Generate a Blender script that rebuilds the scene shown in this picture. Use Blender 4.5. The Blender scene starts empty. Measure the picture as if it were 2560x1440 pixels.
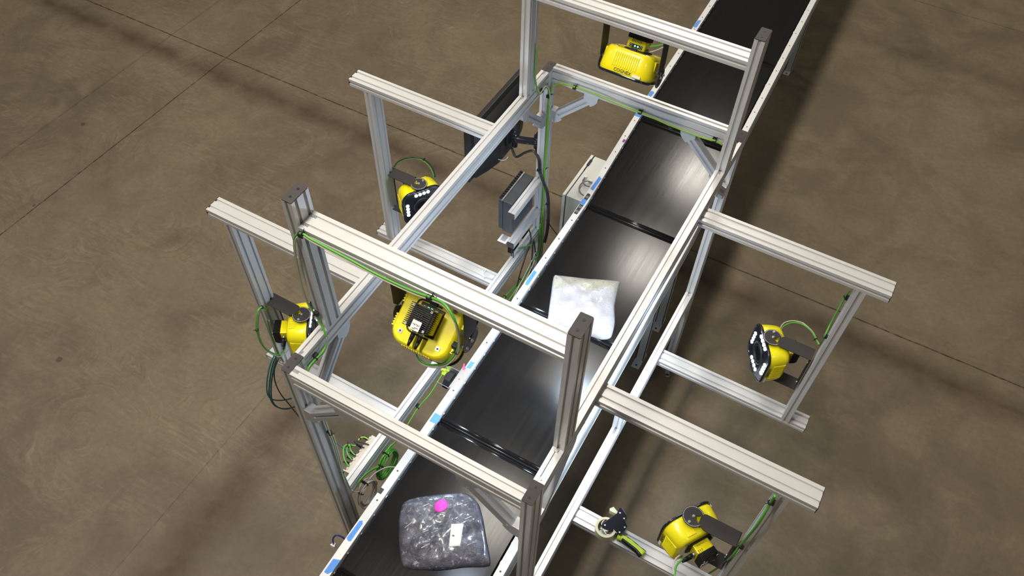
import bpy, bmesh, math, random
from mathutils import Matrix, Vector
random.seed(7)
S = bpy.context.scene
C = S.collection
ZG = 2.15            # height of the scanning frame's top above the floor: all frame coordinates are given from that level

# ------------------------------------------------------------------ camera
cam_d = bpy.data.cameras.new('camera'); cam_d.sensor_width = 36.0; cam_d.lens = 36.0 * 2021.29 / 2560.0
cam_d.clip_start = 0.05; cam_d.clip_end = 200
cam = bpy.data.objects.new('camera', cam_d); C.objects.link(cam)
cR = Vector((0.87025519, 0.4923153, 0.01677961)); cD = Vector((0.39992973, -0.68623963, -0.60756183)); cF = Vector((-0.28759715, 0.5354445, -0.79409513))
cM = Matrix((( cR.x, -cD.x, -cF.x, 1.55944), (cR.y, -cD.y, -cF.y, -1.02077), (cR.z, -cD.z, -cF.z, 2.69737 + ZG), (0, 0, 0, 1)))
cam.matrix_world = cM
S.camera = cam

# ------------------------------------------------------------------ light and exposure
S.view_settings.view_transform = 'Standard'; S.view_settings.look = 'None'
S.view_settings.exposure = 0.0; S.view_settings.gamma = 1.0; S.view_settings.use_curve_mapping = False
w = bpy.data.worlds.new('world'); S.world = w; w.use_nodes = True
w.node_tree.nodes['Background'].inputs[0].default_value = (0.64, 0.60, 0.54, 1)
w.node_tree.nodes['Background'].inputs[1].default_value = 0.13
HIGH_BAYS = [(-0.65, -2.3, 265), (-0.65, 0.2, 255), (-0.65, 2.75, 100), (-0.65, 5.35, 60), (-0.65, 7.95, 120), (-0.65, 10.5, 150), (-8.2, -1.4, 170), (-8.0, 9.5, 170), (6.4, 9.5, 90), (6.4, -1.9, 70)]
for hx, hy, he in HIGH_BAYS:
    l = bpy.data.lights.new('high_bay_lamp', 'AREA'); l.shape = 'RECTANGLE'; l.size = 0.72; l.size_y = 0.95
    l.energy = he; l.color = (1.0, 0.935, 0.83)
    o = bpy.data.objects.new('high_bay_lamp', l); C.objects.link(o); o.location = (hx, hy, 6.0 + ZG)

# ------------------------------------------------------------------ node helpers and materials
def new_mat(name):
    m = bpy.data.materials.new(name); m.use_nodes = True
    nt = m.node_tree; b = nt.nodes['Principled BSDF']
    return m, nt, b
def nd(nt, t, **kw):
    n = nt.nodes.new(t)
    for k, v in kw.items():
        if k.startswith('i_'): n.inputs[k[2:].replace('_', ' ')].default_value = v
        else: setattr(n, k, v)
    return n
def mathn(nt, op, a, b=None, c=None):
    n = nt.nodes.new('ShaderNodeMath'); n.operation = op
    for i, v in enumerate((a, b, c)):
        if v is None: continue
        if isinstance(v, (int, float)): n.inputs[i].default_value = v
        else: nt.links.new(v, n.inputs[i])
    return n.outputs[0]
def mixc(nt, f, a, b, mode='MIX'):
    n = nt.nodes.new('ShaderNodeMix'); n.data_type = 'RGBA'; n.blend_type = mode; n.clamp_factor = True
    for s, v in ((n.inputs[0], f), (n.inputs[6], a), (n.inputs[7], b)):
        if isinstance(v, (int, float)): s.default_value = v
        elif isinstance(v, tuple): s.default_value = v
        else: nt.links.new(v, s)
    return n.outputs[2]
def maprange(nt, v, a, b, c=0.0, d=1.0):
    n = nt.nodes.new('ShaderNodeMapRange'); nt.links.new(v, n.inputs[0])
    for i, x in enumerate((a, b, c, d)): n.inputs[i + 1].default_value = x
    return n.outputs[0]
def texco(nt, scale=(1, 1, 1), rot=(0, 0, 0)):
    t = nt.nodes.new('ShaderNodeTexCoord'); m = nt.nodes.new('ShaderNodeMapping')
    m.inputs['Scale'].default_value = scale; m.inputs['Rotation'].default_value = rot
    nt.links.new(t.outputs['Object'], m.inputs[0]); return m.outputs[0]
def noise(nt, vec, scale, detail=4, rough=0.55, dist=0.0):
    n = nd(nt, 'ShaderNodeTexNoise'); n.inputs['Scale'].default_value = scale; n.inputs['Detail'].default_value = detail
    n.inputs['Roughness'].default_value = rough; n.inputs['Distortion'].default_value = dist
    nt.links.new(vec, n.inputs['Vector']); return n.outputs[0]
def simple(name, col, rough=0.5, metal=0.0, var=0.06, vs=30.0, bump=0.0, bs=200.0, coat=0.0, spec=0.5):
    m, nt, b = new_mat(name)
    b.inputs['Metallic'].default_value = metal; b.inputs['Specular IOR Level'].default_value = spec
    b.inputs['Coat Weight'].default_value = coat
    v = texco(nt); n = noise(nt, v, vs, 3)
    c1 = tuple(max(0, x * (1 - var)) for x in col) + (1,); c2 = tuple(min(1, x * (1 + var)) for x in col) + (1,)
    nt.links.new(mixc(nt, n, c1, c2), b.inputs['Base Color'])
    nt.links.new(maprange(nt, n, 0.3, 0.7, rough * 0.97, min(1, rough * 1.03)), b.inputs['Roughness'])
    if bump:
        bn = nt.nodes.new('ShaderNodeBump'); bn.inputs['Strength'].default_value = bump; bn.inputs['Distance'].default_value = 0.001
        nt.links.new(noise(nt, v, bs, 2), bn.inputs['Height']); nt.links.new(bn.outputs[0], b.inputs['Normal'])
    return m
def emit(name, col, strength):
    m, nt, b = new_mat(name); b.inputs['Base Color'].default_value = col + (1,)
    b.inputs['Emission Color'].default_value = col + (1,); b.inputs['Emission Strength'].default_value = strength
    return m
M = {}
M['alu'] = simple('brushed_aluminium', (0.59, 0.585, 0.58), 0.38, 0.30, 0.015, 8)
M['alu_cast'] = simple('cast_aluminium', (0.50, 0.51, 0.53), 0.45, 0.5, 0.05, 40)
M['steel'] = simple('bright_steel', (0.62, 0.62, 0.62), 0.3, 0.9, 0.08, 60)
M['black_cap'] = simple('black_plastic_cap', (0.035, 0.030, 0.029), 0.6, 0, 0.15, 90, 0.4, 900)
M['black_paint'] = simple('black_powder_coat', (0.021, 0.018, 0.018), 0.62, 0, 0.1, 60, 0.5, 1200)
M['black'] = simple('black_plastic', (0.013, 0.013, 0.014), 0.45, 0, 0.15, 60, spec=0.35)
M['gloss_black'] = simple('glossy_black_plastic', (0.012, 0.013, 0.018), 0.12, 0, 0.1, 20)
M['glass'] = simple('dark_lens_glass', (0.006, 0.006, 0.008), 0.03, 0, 0.1, 20)
M['yellow'] = simple('yellow_enamel', (0.82, 0.72, 0.008), 0.30, 0, 0.03, 15, coat=0.25)
M['white_paint'] = simple('white_powder_coat', (0.63, 0.635, 0.63), 0.35, 0, 0.03, 12)
M['grey_paint'] = simple('grey_painted_steel', (0.42, 0.44, 0.42), 0.5, 0, 0.05, 10)
M['enclosure'] = simple('light_grey_enclosure_paint', (0.60, 0.61, 0.57), 0.45, 0, 0.03, 10)
M['pc_grey'] = simple('dark_grey_metal_case', (0.048, 0.052, 0.062), 0.45, 0.2, 0.08, 20)
M['green'] = simple('green_cable_sheath', (0.085, 0.34, 0.035), 0.4, 0, 0.08, 20)
M['lime'] = simple('light_green_cable_sheath', (0.24, 0.45, 0.03), 0.4, 0, 0.08, 20)
M['teal'] = simple('dark_teal_cable_sheath', (0.010, 0.085, 0.075), 0.4, 0, 0.08, 20)
M['beige'] = simple('beige_cable_sheath', (0.50, 0.46, 0.38), 0.5, 0, 0.06, 20)
M['cable_black'] = simple('black_cable_sheath', (0.015, 0.015, 0.016), 0.4, 0, 0.1, 20)
M['navy'] = simple('navy_cable_sheath', (0.02, 0.02, 0.13), 0.4, 0, 0.1, 20)
M['blue_tape'] = simple('blue_masking_tape', (0.09, 0.27, 0.70), 0.75, 0, 0.10, 120, 0.5, 500)
M['purple'] = simple('purple_tape', (0.26, 0.02, 0.30), 0.7)
M['red'] = simple('red_tape', (0.70, 0.03, 0.06), 0.6)
M['pink'] = simple('pink_ribbon', (0.80, 0.07, 0.22), 0.6)
M['white_plastic'] = simple('white_nylon', (0.72, 0.71, 0.67), 0.45)
M['lime_plastic'] = simple('lime_green_plastic', (0.52, 0.68, 0.03), 0.4)
M['label_white'] = simple('white_label', (0.72, 0.72, 0.70), 0.5, 0, 0.05, 200)
M['ink'] = simple('dark_ink', (0.02, 0.02, 0.02), 0.5)
M['conduit'] = simple('grey_flexible_conduit', (0.16, 0.15, 0.15), 0.45)
M['cardboard'] = simple('brown_cardboard_core', (0.42, 0.33, 0.25), 0.8)
M['led_on'] = emit('lit_white_led', (0.86, 0.92, 1.0), 14.0)
M['led_green'] = emit('lit_green_led', (0.10, 1.0, 0.35), 6.0)

def belt_material():
    m, nt, b = new_mat('black_ribbed_belt')
    v = texco(nt, (260, 3.0, 3.0)); n = noise(nt, v, 1.0, 3, 0.6)
    v2 = texco(nt, (30, 0.8, 0.8)); n2 = noise(nt, v2, 1.0, 3, 0.6)
    f = mathn(nt, 'ADD', mathn(nt, 'MULTIPLY', n, 0.6), mathn(nt, 'MULTIPLY', n2, 0.4))
    nt.links.new(mixc(nt, f, (0.006, 0.0058, 0.006, 1), (0.012, 0.011, 0.0108, 1)), b.inputs['Base Color'])
    nt.links.new(maprange(nt, f, 0.35, 0.65, 0.13, 0.17), b.inputs['Roughness'])
    b.inputs['Specular IOR Level'].default_value = 0.20
    bn = nt.nodes.new('ShaderNodeBump'); bn.inputs['Strength'].default_value = 0.16; bn.inputs['Distance'].default_value = 0.0004
    nt.links.new(n, bn.inputs['Height']); nt.links.new(bn.outputs[0], b.inputs['Normal'])
    return m
M['belt'] = belt_material()
M['roller'] = simple('black_roller_sleeve', (0.010, 0.010, 0.012), 0.34, 0, 0.1, 20)

def floor_material():
    m, nt, b = new_mat('stained_troweled_concrete')
    tc = nt.nodes.new('ShaderNodeTexCoord'); P = tc.outputs['Object']
    sp = nt.nodes.new('ShaderNodeSeparateXYZ'); nt.links.new(P, sp.inputs[0]); X, Y = sp.outputs[0], sp.outputs[1]
    big = noise(nt, P, 0.55, 4, 0.6, 0.4); mid = noise(nt, P, 2.6, 6, 0.62, 0.6); fine = noise(nt, P, 26, 6, 0.7); grain = noise(nt, P, 420, 2, 0.6)
    hue = noise(nt, P, 0.35, 3, 0.5)
    base = mixc(nt, maprange(nt, big, 0.32, 0.68), (0.080, 0.064, 0.045, 1), (0.190, 0.158, 0.110, 1))
    base = mixc(nt, mathn(nt, 'MULTIPLY', maprange(nt, mid, 0.42, 0.62), 0.55), base, (0.225, 0.192, 0.140, 1))
    blo = noise(nt, P, 1.35, 7, 0.68, 0.8)
    base = mixc(nt, mathn(nt, 'MULTIPLY', maprange(nt, blo, 0.50, 0.34), 0.6), base, (0.070, 0.055, 0.040, 1))
    # the slab turns from olive in the back to greyer brown towards the front
    g = maprange(nt, mathn(nt, 'ADD', Y, mathn(nt, 'MULTIPLY', hue, 2.0)), 0.5, 5.5)
    base = mixc(nt, g, mixc(nt, 0.35, base, (0.150, 0.135, 0.118, 1)), mixc(nt, 0.25, base, (0.170, 0.145, 0.085, 1)))
    # trowel swirls: fine arcs about scattered centres
    vo = nd(nt, 'ShaderNodeTexVoronoi'); vo.inputs['Scale'].default_value = 0.95; vo.inputs['Randomness'].default_value = 1.0
    wq = nd(nt, 'ShaderNodeTexNoise'); wq.inputs['Scale'].default_value = 1.4; nt.links.new(P, wq.inputs['Vector'])
    vm = nd(nt, 'ShaderNodeVectorMath', operation='SCALE'); vm.inputs[3].default_value = 0.55; nt.links.new(wq.outputs[1], vm.inputs[0])
    va = nd(nt, 'ShaderNodeVectorMath', operation='ADD'); nt.links.new(P, va.inputs[0]); nt.links.new(vm.outputs[0], va.inputs[1])
    nt.links.new(va.outputs[0], vo.inputs['Vector'])
    dist = vo.outputs['Distance']
    cv = nd(nt, 'ShaderNodeCombineXYZ')
    nt.links.new(mathn(nt, 'MULTIPLY', dist, 46.0), cv.inputs[0])
    nt.links.new(mathn(nt, 'MULTIPLY', mid, 5.0), cv.inputs[1])
    arcs = noise(nt, cv.outputs[0], 1.0, 4, 0.7)
    amask = mathn(nt, 'MULTIPLY', maprange(nt, noise(nt, P, 1.1, 4, 0.6), 0.42, 0.58), maprange(nt, noise(nt, P, 5.0, 3, 0.6), 0.38, 0.55))
    amask = mathn(nt, 'MULTIPLY', amask, maprange(nt, X, 0.6, -1.5, 0.25, 1.0))
    a1 = mathn(nt, 'MULTIPLY', maprange(nt, arcs, 0.54, 0.72), amask)
    base = mixc(nt, mathn(nt, 'MULTIPLY', a1, 0.42), base, (0.36, 0.31, 0.235, 1))
    for (rz, sd, thr) in ((0.9, 0.0, 0.49), (-0.35, 7.3, 0.50), (1.9, 3.1, 0.52)):
        mp = nd(nt, 'ShaderNodeMapping'); mp.inputs['Rotation'].default_value = (0, 0, rz); mp.inputs['Scale'].default_value = (5.0, 46.0, 1.0); mp.inputs['Location'].default_value = (sd, sd, 0)
        vs2 = nd(nt, 'ShaderNodeVectorMath', operation='SCALE'); vs2.inputs[3].default_value = 0.16; nt.links.new(wq.outputs[1], vs2.inputs[0])
        va2 = nd(nt, 'ShaderNodeVectorMath', operation='ADD'); nt.links.new(P, va2.inputs[0]); nt.links.new(vs2.outputs[0], va2.inputs[1])
        nt.links.new(va2.outputs[0], mp.inputs[0])
        st = noise(nt, mp.outputs[0], 1.0, 5, 0.65)
        mk = mathn(nt, 'MULTIPLY', maprange(nt, noise(nt, P, 1.6 + sd * 0.05, 4, 0.6), thr + 0.0, thr + 0.13), maprange(nt, X, 1.5, -1.5, 0.35, 1.0))
        base = mixc(nt, mathn(nt, 'MULTIPLY', mathn(nt, 'MULTIPLY', maprange(nt, st, 0.52, 0.70), mk), 0.26), base, (0.33, 0.285, 0.215, 1))
        base = mixc(nt, mathn(nt, 'MULTIPLY', mathn(nt, 'MULTIPLY', maprange(nt, st, 0.48, 0.32), mk), 0.28), base, (0.070, 0.058, 0.045, 1))
    base = mixc(nt, mathn(nt, 'MULTIPLY', mathn(nt, 'MULTIPLY', maprange(nt, arcs, 0.46, 0.30), amask), 0.6), base, (0.075, 0.062, 0.048, 1))
    base = mixc(nt, maprange(nt, fine, 0.35, 0.65, 0.0, 0.5), base, mixc(nt, 0.5, base, (0.06, 0.05, 0.04, 1)))
    base = mixc(nt, maprange(nt, grain, 0.4, 0.7, 0.0, 0.16), base, (0.27, 0.23, 0.17, 1))
    wob = mathn(nt, 'MULTIPLY', mathn(nt, 'SUBTRACT', noise(nt, P, 1.2, 4, 0.6), 0.5), 0.16)
    def band(axis, c, hw, soft, lo=None, hi=None):
        d = mathn(nt, 'ABSOLUTE', mathn(nt, 'SUBTRACT', mathn(nt, 'ADD', axis, wob), c))
        r = maprange(nt, d, hw + soft, hw * 0.4)
        other = Y if axis is X else X
        if lo is not None: r = mathn(nt, 'MULTIPLY', r, maprange(nt, other, lo, lo + 0.6))
        if hi is not None: r = mathn(nt, 'MULTIPLY', r, maprange(nt, other, hi, hi - 0.6))
        return r
    blot = maprange(nt, noise(nt, P, 3.0, 5, 0.65), 0.30, 0.62, 0.35, 1.0)
    for bd, k in ((band(Y, 3.06, 0.03, 0.15), 0.85), (band(X, -0.93, 0.05, 0.17, None, 1.6), 0.82), (band(Y, 6.75, 0.04, 0.14), 0.35), (band(X, 2.9, 0.03, 0.12, 6.2, 8.0), 0.3)):
        base = mixc(nt, mathn(nt, 'MULTIPLY', mathn(nt, 'MULTIPLY', bd, blot), k), base, (0.052, 0.034, 0.022, 1))
    # saw-cut joints and hairline cracks
    wob2 = mathn(nt, 'MULTIPLY', mathn(nt, 'SUBTRACT', noise(nt, P, 6, 3), 0.5), 0.010)
    def line(axis, c, hw, k, slope=0.0, lo=None, hi=None):
        nonlocal base
        other = Y if axis is X else X
        d = mathn(nt, 'SUBTRACT', mathn(nt, 'ADD', axis, wob2), c)
        if slope: d = mathn(nt, 'SUBTRACT', d, mathn(nt, 'MULTIPLY', other, slope))
        r = maprange(nt, mathn(nt, 'ABSOLUTE', d), hw, hw * 0.4)
        if lo is not None: r = mathn(nt, 'MULTIPLY', r, maprange(nt, other, lo, lo + 0.3))
        if hi is not None: r = mathn(nt, 'MULTIPLY', r, maprange(nt, other, hi, hi - 0.3))
        base = mixc(nt, mathn(nt, 'MULTIPLY', mathn(nt, 'MULTIPLY', r, maprange(nt, noise(nt, P, 18, 3), 0.3, 0.55, 0.3, 1.0)), k), base, (0.022, 0.016, 0.011, 1))
    line(Y, 3.285, 0.008, 0.97); line(X, -3.92, 0.007, 0.97); line(Y, 7.70, 0.006, 0.7)
    line(X, -4.62, 0.012, 0.35); line(X, -1.19, 0.004, 0.45, 0.0, None, 1.0)
    # oil spots and droplets
    v2 = nd(nt, 'ShaderNodeTexVoronoi'); v2.inputs['Scale'].default_value = 2.3; nt.links.new(P, v2.inputs['Vector'])
    sc = nt.nodes.new('ShaderNodeSeparateColor'); nt.links.new(v2.outputs['Color'], sc.inputs[0])
    rad = mathn(nt, 'MULTIPLY', maprange(nt, sc.outputs[0], 0.55, 1.0), 0.055)
    rag = mathn(nt, 'MULTIPLY', mathn(nt, 'SUBTRACT', noise(nt, P, 22, 4), 0.5), 0.06)
    dd = mathn(nt, 'ADD', v2.outputs['Distance'], rag)
    sd = mathn(nt, 'SUBTRACT', dd, rad)
    spot = maprange(nt, sd, 0.006, -0.006)
    base = mixc(nt, mathn(nt, 'MULTIPLY', spot, 0.62), base, (0.045, 0.034, 0.024, 1))
    v3 = nd(nt, 'ShaderNodeTexVoronoi'); v3.inputs['Scale'].default_value = 0.9; nt.links.new(P, v3.inputs['Vector'])
    s3 = nt.nodes.new('ShaderNodeSeparateColor'); nt.links.new(v3.outputs['Color'], s3.inputs[0])
    fl = mathn(nt, 'MULTIPLY', maprange(nt, mathn(nt, 'ADD', v3.outputs['Distance'], rag), 0.022, 0.010), maprange(nt, s3.outputs[1], 0.6, 0.65))
    base = mixc(nt, mathn(nt, 'MULTIPLY', fl, 0.6), base, (0.45, 0.40, 0.32, 1))
    base = mixc(nt, 1.0, base, (0.96, 0.90, 0.81, 1), 'MULTIPLY')
    nt.links.new(base, b.inputs['Base Color'])
    nt.links.new(maprange(nt, mid, 0.3, 0.7, 0.58, 0.80), b.inputs['Roughness'])
    b.inputs['Specular IOR Level'].default_value = 0.3
    bn = nt.nodes.new('ShaderNodeBump'); bn.inputs['Strength'].default_value = 0.25; bn.inputs['Distance'].default_value = 0.002
    nt.links.new(fine, bn.inputs['Height']); nt.links.new(bn.outputs[0], b.inputs['Normal'])
    return m
M['floor'] = floor_material()

def bag_material(name, cols, scale, rough, seed):
    m, nt, b = new_mat(name)
    v = texco(nt); n = noise(nt, v, scale, 5, 0.65, 1.2); n2 = noise(nt, v, scale * 3.1 + seed, 4, 0.6)
    c = mixc(nt, maprange(nt, n, 0.35, 0.65), cols[0] + (1,), cols[1] + (1,))
    c = mixc(nt, maprange(nt, n2, 0.58, 0.70), c, cols[2] + (1,))
    nt.links.new(c, b.inputs['Base Color']); b.inputs['Roughness'].default_value = rough
    b.inputs['Coat Weight'].default_value = 0.6; b.inputs['Coat Roughness'].default_value = 0.15
    bn = nt.nodes.new('ShaderNodeBump'); bn.inputs['Strength'].default_value = 0.8; bn.inputs['Distance'].default_value = 0.006
    nt.links.new(noise(nt, v, 34, 4, 0.6, 2.0), bn.inputs['Height']); nt.links.new(bn.outputs[0], b.inputs['Normal'])
    return m
M['bag_white'] = bag_material('white_poly_bag', [(0.40, 0.37, 0.38), (0.46, 0.46, 0.47), (0.42, 0.33, 0.35)], 9, 0.3, 1)
M['bag_cream'] = bag_material('cream_folded_bag_top', [(0.37, 0.355, 0.27), (0.43, 0.42, 0.35), (0.24, 0.23, 0.19)], 18, 0.4, 2)
M['bag_dark'] = bag_material('clear_bag_over_dark_cloth', [(0.045, 0.045, 0.06), (0.13, 0.13, 0.165), (0.34, 0.34, 0.38)], 13, 0.3, 3)
def clear_tape():
    m, nt, b = new_mat('translucent_packing_tape'); b.inputs['Base Color'].default_value = (0.74, 0.74, 0.52, 1)
    b.inputs['Roughness'].default_value = 0.2; b.inputs['Transmission Weight'].default_value = 0.35; b.inputs['IOR'].default_value = 1.2
    return m
M['pack_tape'] = clear_tape()

# ------------------------------------------------------------------ mesh helpers
class MB:
    def __init__(s): s.v = []; s.f = []; s.m = []; s.sm = []
    def add(s, v, f, mi=0, X=None, smooth=False):
        o = len(s.v)
        for p in v:
            p = Vector(p)
            if X is not None: p = X @ p
            s.v.append(p)
        for q in f: s.f.append([i + o for i in q]); s.m.append(mi); s.sm.append(smooth)
        return s
    def box(s, x0, x1, y0, y1, z0, z1, mi=0, X=None):
        v = [(x, y, z) for x in (x0, x1) for y in (y0, y1) for z in (z0, z1)]
        return s.add(v, [(0, 1, 3, 2), (4, 6, 7, 5), (0, 4, 5, 1), (2, 3, 7, 6), (0, 2, 6, 4), (1, 5, 7, 3)], mi, X)
    def prism(s, poly, axis, a, b, mi=0, X=None, smooth=False):
        n = len(poly)
        mk = {'x': lambda t, u, v: (t, u, v), 'y': lambda t, u, v: (u, t, v), 'z': lambda t, u, v: (u, v, t)}[axis]
        v = [mk(a, *p) for p in poly] + [mk(b, *p) for p in poly]
        s.add(v, [list(range(n))[::-1], list(range(n, 2 * n))], mi, X)
        o = len(s.v) - 2 * n
        for i in range(n):
            j = (i + 1) % n; s.f.append([o + i, o + j, o + n + j, o + n + i]); s.m.append(mi); s.sm.append(smooth)
        return s
    def cyl(s, p0, p1, r, n=16, mi=0, r2=None, X=None, caps=True):
        p0 = Vector(p0); p1 = Vector(p1); d = (p1 - p0).normalized(); a = d.orthogonal().normalized(); b = d.cross(a)
        r2 = r if r2 is None else r2
        v = [p0 + (a * math.cos(t) + b * math.sin(t)) * r for t in [2 * math.pi * i / n for i in range(n)]]
        v += [p1 + (a * math.cos(t) + b * math.sin(t)) * r2 for t in [2 * math.pi * i / n for i in range(n)]]
        s.add(v, [(i, (i + 1) % n, n + (i + 1) % n, n + i) for i in range(n)], mi, X, True)
        o = len(s.v) - 2 * n
        if caps:
            s.f.append([o + i for i in range(n)][::-1]); s.m.append(mi); s.sm.append(False)
            s.f.append([o + n + i for i in range(n)]); s.m.append(mi); s.sm.append(False)
        return s
    def tube(s, pts, r, n=8, mi=0, sub=5, closed=False, X=None):
        P = [Vector(p) for p in pts]
        if len(P) > 2 or closed:
            Q = []; N = len(P); rng = N if closed else N - 1
            g = (lambda i: P[i % N]) if closed else (lambda i: P[max(0, min(N - 1, i))])
            for i in range(rng):
                a, b, c, d = g(i - 1), g(i), g(i + 1), g(i + 2)
                for k in range(sub):
                    t = k / sub
                    Q.append(0.5 * ((2 * b) + (c - a) * t + (2 * a - 5 * b + 4 * c - d) * t * t + (3 * b - a - 3 * c + d) * t ** 3))
            if not closed: Q.append(P[-1])
            P = Q
        N = len(P); up = None; v = []
        for i in range(N):
            t = (P[(i + 1) % N] - P[i - 1]) if (closed or 0 < i < N - 1) else (P[1] - P[0] if i == 0 else P[-1] - P[-2])
            t = t.normalized() if t.length > 1e-9 else Vector((0, 0, 1))
            up = t.orthogonal().normalized() if up is None else (up - t * up.dot(t))
            up = up.normalized() if up.length > 1e-6 else t.orthogonal().normalized()
            b = t.cross(up)
            v += [P[i] + (up * math.cos(q) + b * math.sin(q)) * r for q in [2 * math.pi * k / n for k in range(n)]]
        f = []
        for i in range(N if closed else N - 1):
            j = (i + 1) % N
            f += [(i * n + k, i * n + (k + 1) % n, j * n + (k + 1) % n, j * n + k) for k in range(n)]
        if not closed: f += [tuple(range(n))[::-1], tuple((N - 1) * n + k for k in range(n))]
        return s.add(v, f, mi, X, True)
    def loft(s, rings, mi=0, cap0=True, cap1=True, smooth=True, X=None):
        n = len(rings[0]); v = [p for r in rings for p in r]; f = []
        for i in range(len(rings) - 1):
            f += [(i * n + k, i * n + (k + 1) % n, (i + 1) * n + (k + 1) % n, (i + 1) * n + k) for k in range(n)]
        s.add(v, f, mi, X, smooth)
        o = len(s.v) - len(v)
        if cap0: s.f.append([o + k for k in range(n)][::-1]); s.m.append(mi); s.sm.append(False)
        if cap1: s.f.append([o + (len(rings) - 1) * n + k for k in range(n)]); s.m.append(mi); s.sm.append(False)
        return s
    def torus(s, c, R, r, axis='x', n=32, k=8, mi=0, X=None):
        v = []; f = []
        for i in range(n):
            t = 2 * math.pi * i / n
            for j in range(k):
                q = 2 * math.pi * j / k; rr = R + r * math.cos(q); h = r * math.sin(q)
                u, w_ = rr * math.cos(t), rr * math.sin(t)
                p = {'x': (h, u, w_), 'y': (u, h, w_), 'z': (u, w_, h)}[axis]
                v.append((c[0] + p[0], c[1] + p[1], c[2] + p[2]))
        for i in range(n):
            for j in range(k):
                a = i * k + j; b = i * k + (j + 1) % k; c2 = ((i + 1) % n) * k + (j + 1) % k; d = ((i + 1) % n) * k + j
                f.append((a, b, c2, d))
        return s.add(v, f, mi, X, True)

ORG = {}   # object name -> origin its mesh is measured from
def obj(name, mb, mats, parent=None, origin=None, bevel=0.0, local=False, ang=35):
    """Link a mesh object. Coordinates in mb are frame coordinates unless local."""
    if parent is not None: org = ORG.get(parent.name, Vector((0, 0, 0)))
    elif local: org = Vector((0, 0, 0))
    else:
        xs = [p.x for p in mb.v]; ys = [p.y for p in mb.v]; zs = [p.z for p in mb.v]
        org = Vector(((min(xs) + max(xs)) / 2, (min(ys) + max(ys)) / 2, min(zs))) if origin is None else Vector(origin)
    me = bpy.data.meshes.new(name); me.from_pydata([p - org for p in mb.v], [], mb.f)
    for mt in (mats if isinstance(mats, (list, tuple)) else [mats]): me.materials.append(M[mt])
    for p, mi, sm in zip(me.polygons, mb.m, mb.sm): p.material_index = mi; p.use_smooth = sm
    bm = bmesh.new(); bm.from_mesh(me); bmesh.ops.recalc_face_normals(bm, faces=bm.faces); bm.to_mesh(me); bm.free()
    me.update()
    o = bpy.data.objects.new(name, me); C.objects.link(o)
    if parent is not None: o.parent = parent; ORG[o.name] = org
    else:
        o.location = org + Vector((0, 0, 0 if local else ZG)); ORG[o.name] = org
    if bevel:
        b = o.modifiers.new('bevel', 'BEVEL'); b.width = bevel; b.segments = 2; b.limit_method = 'ANGLE'; b.angle_limit = math.radians(ang)
    return o
def tag(o, label, cat, group=None):
    o['label'] = label; o['category'] = cat
    if group: o['group'] = group
    return o
def thing(name, loc, label, cat, group=None):
    o = bpy.data.objects.new(name, None); C.objects.link(o); o.empty_display_size = 0.05
    ORG[o.name] = Vector(loc); o.location = Vector(loc) + Vector((0, 0, ZG))
    return tag(o, label, cat, group)
def dup(root, loc, rot=None, label=None):
    r = root.copy(); C.objects.link(r); r.location = loc
    if rot is not None: r.rotation_euler = rot
    if label: r['label'] = label
    for ch in list(root.children):
        c = ch.copy(); C.objects.link(c); c.parent = r
        for g in ch.children:
            d = g.copy(); C.objects.link(d); d.parent = c
    return r
def text_verts(txt, size, depth):
    cu = bpy.data.curves.new('lettering', 'FONT'); cu.body = txt; cu.size = size; cu.extrude = depth; cu.align_x = 'CENTER'; cu.align_y = 'CENTER'; cu.resolution_u = 2
    o = bpy.data.objects.new('lettering', cu); C.objects.link(o)
    dg = bpy.context.evaluated_depsgraph_get(); me = bpy.data.meshes.new_from_object(o.evaluated_get(dg))
    v = [p.co.copy() for p in me.vertices]; f = [list(p.vertices) for p in me.polygons]
    bpy.data.objects.remove(o); bpy.data.curves.remove(cu); bpy.data.meshes.remove(me)
    return v, f

A, B = 0.045, 0.090           # profile thickness and width
W, L = 1.115, 2.235           # outer width and length of the frame
YN, YF = 0.240, 1.901         # near face of the four uprights
HU = 0.7345                   # top of the uprights above the rails
ZB = 0.619                    # top of the raised crossbeams
ZR, ZA = -1.24, -1.265        # tops of the low rails and low arms
N1, F1 = 0.516, 1.603         # near faces of the side arms
ZF = -ZG                      # floor

def tpoly(w, h):
    """T-slot outline, w by h, lower left corner at the origin, one slot per 45 mm on every side."""
    op, lip, cav, dep = 0.0068, 0.0022, 0.0085, 0.0080
    def side(n, ln):
        pts = [(0.0, 0.0)]
        for i in range(n):
            c = ln * (2 * i + 1) / (2 * n)
            pts += [(c - op, 0), (c - op, lip), (c - cav, lip), (c - cav * 0.62, dep), (c + cav * 0.62, dep), (c + cav, lip), (c + op, lip), (c + op, 0)]
        return pts
    nw = 2 if w > 0.06 else 1; nh = 2 if h > 0.06 else 1
    out = [(t, d) for t, d in side(nw, w)]
    out += [(w - d, t) for t, d in side(nh, h)]
    out += [(w - t, h - d) for t, d in side(nw, w)]
    out += [(d, h - t) for t, d in side(nh, h)]
    return out
def extr(axis, a, b, u0, v0, w, h, mb=None):
    mb = mb or MB()
    return mb.prism([(u0 + p[0], v0 + p[1]) for p in tpoly(w, h)], axis, a, b)
def cap_plate(axis, t0, t1, u0, v0, w, h):
    c = 0.003
    return MB().prism([(u0 + c, v0), (u0 + w - c, v0), (u0 + w, v0 + c), (u0 + w, v0 + h - c), (u0 + w - c, v0 + h), (u0 + c, v0 + h), (u0, v0 + h - c), (u0, v0 + c)], axis, t0, t1)
# ------------------------------------------------------------------ floor
fl = MB(); fl.add([(-26, -16, 0), (26, -16, 0), (26, 30, 0), (-26, 30, 0)], [(0, 1, 2, 3)])
fo = obj('floor', fl, 'floor', local=True); fo['kind'] = 'structure'

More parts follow.
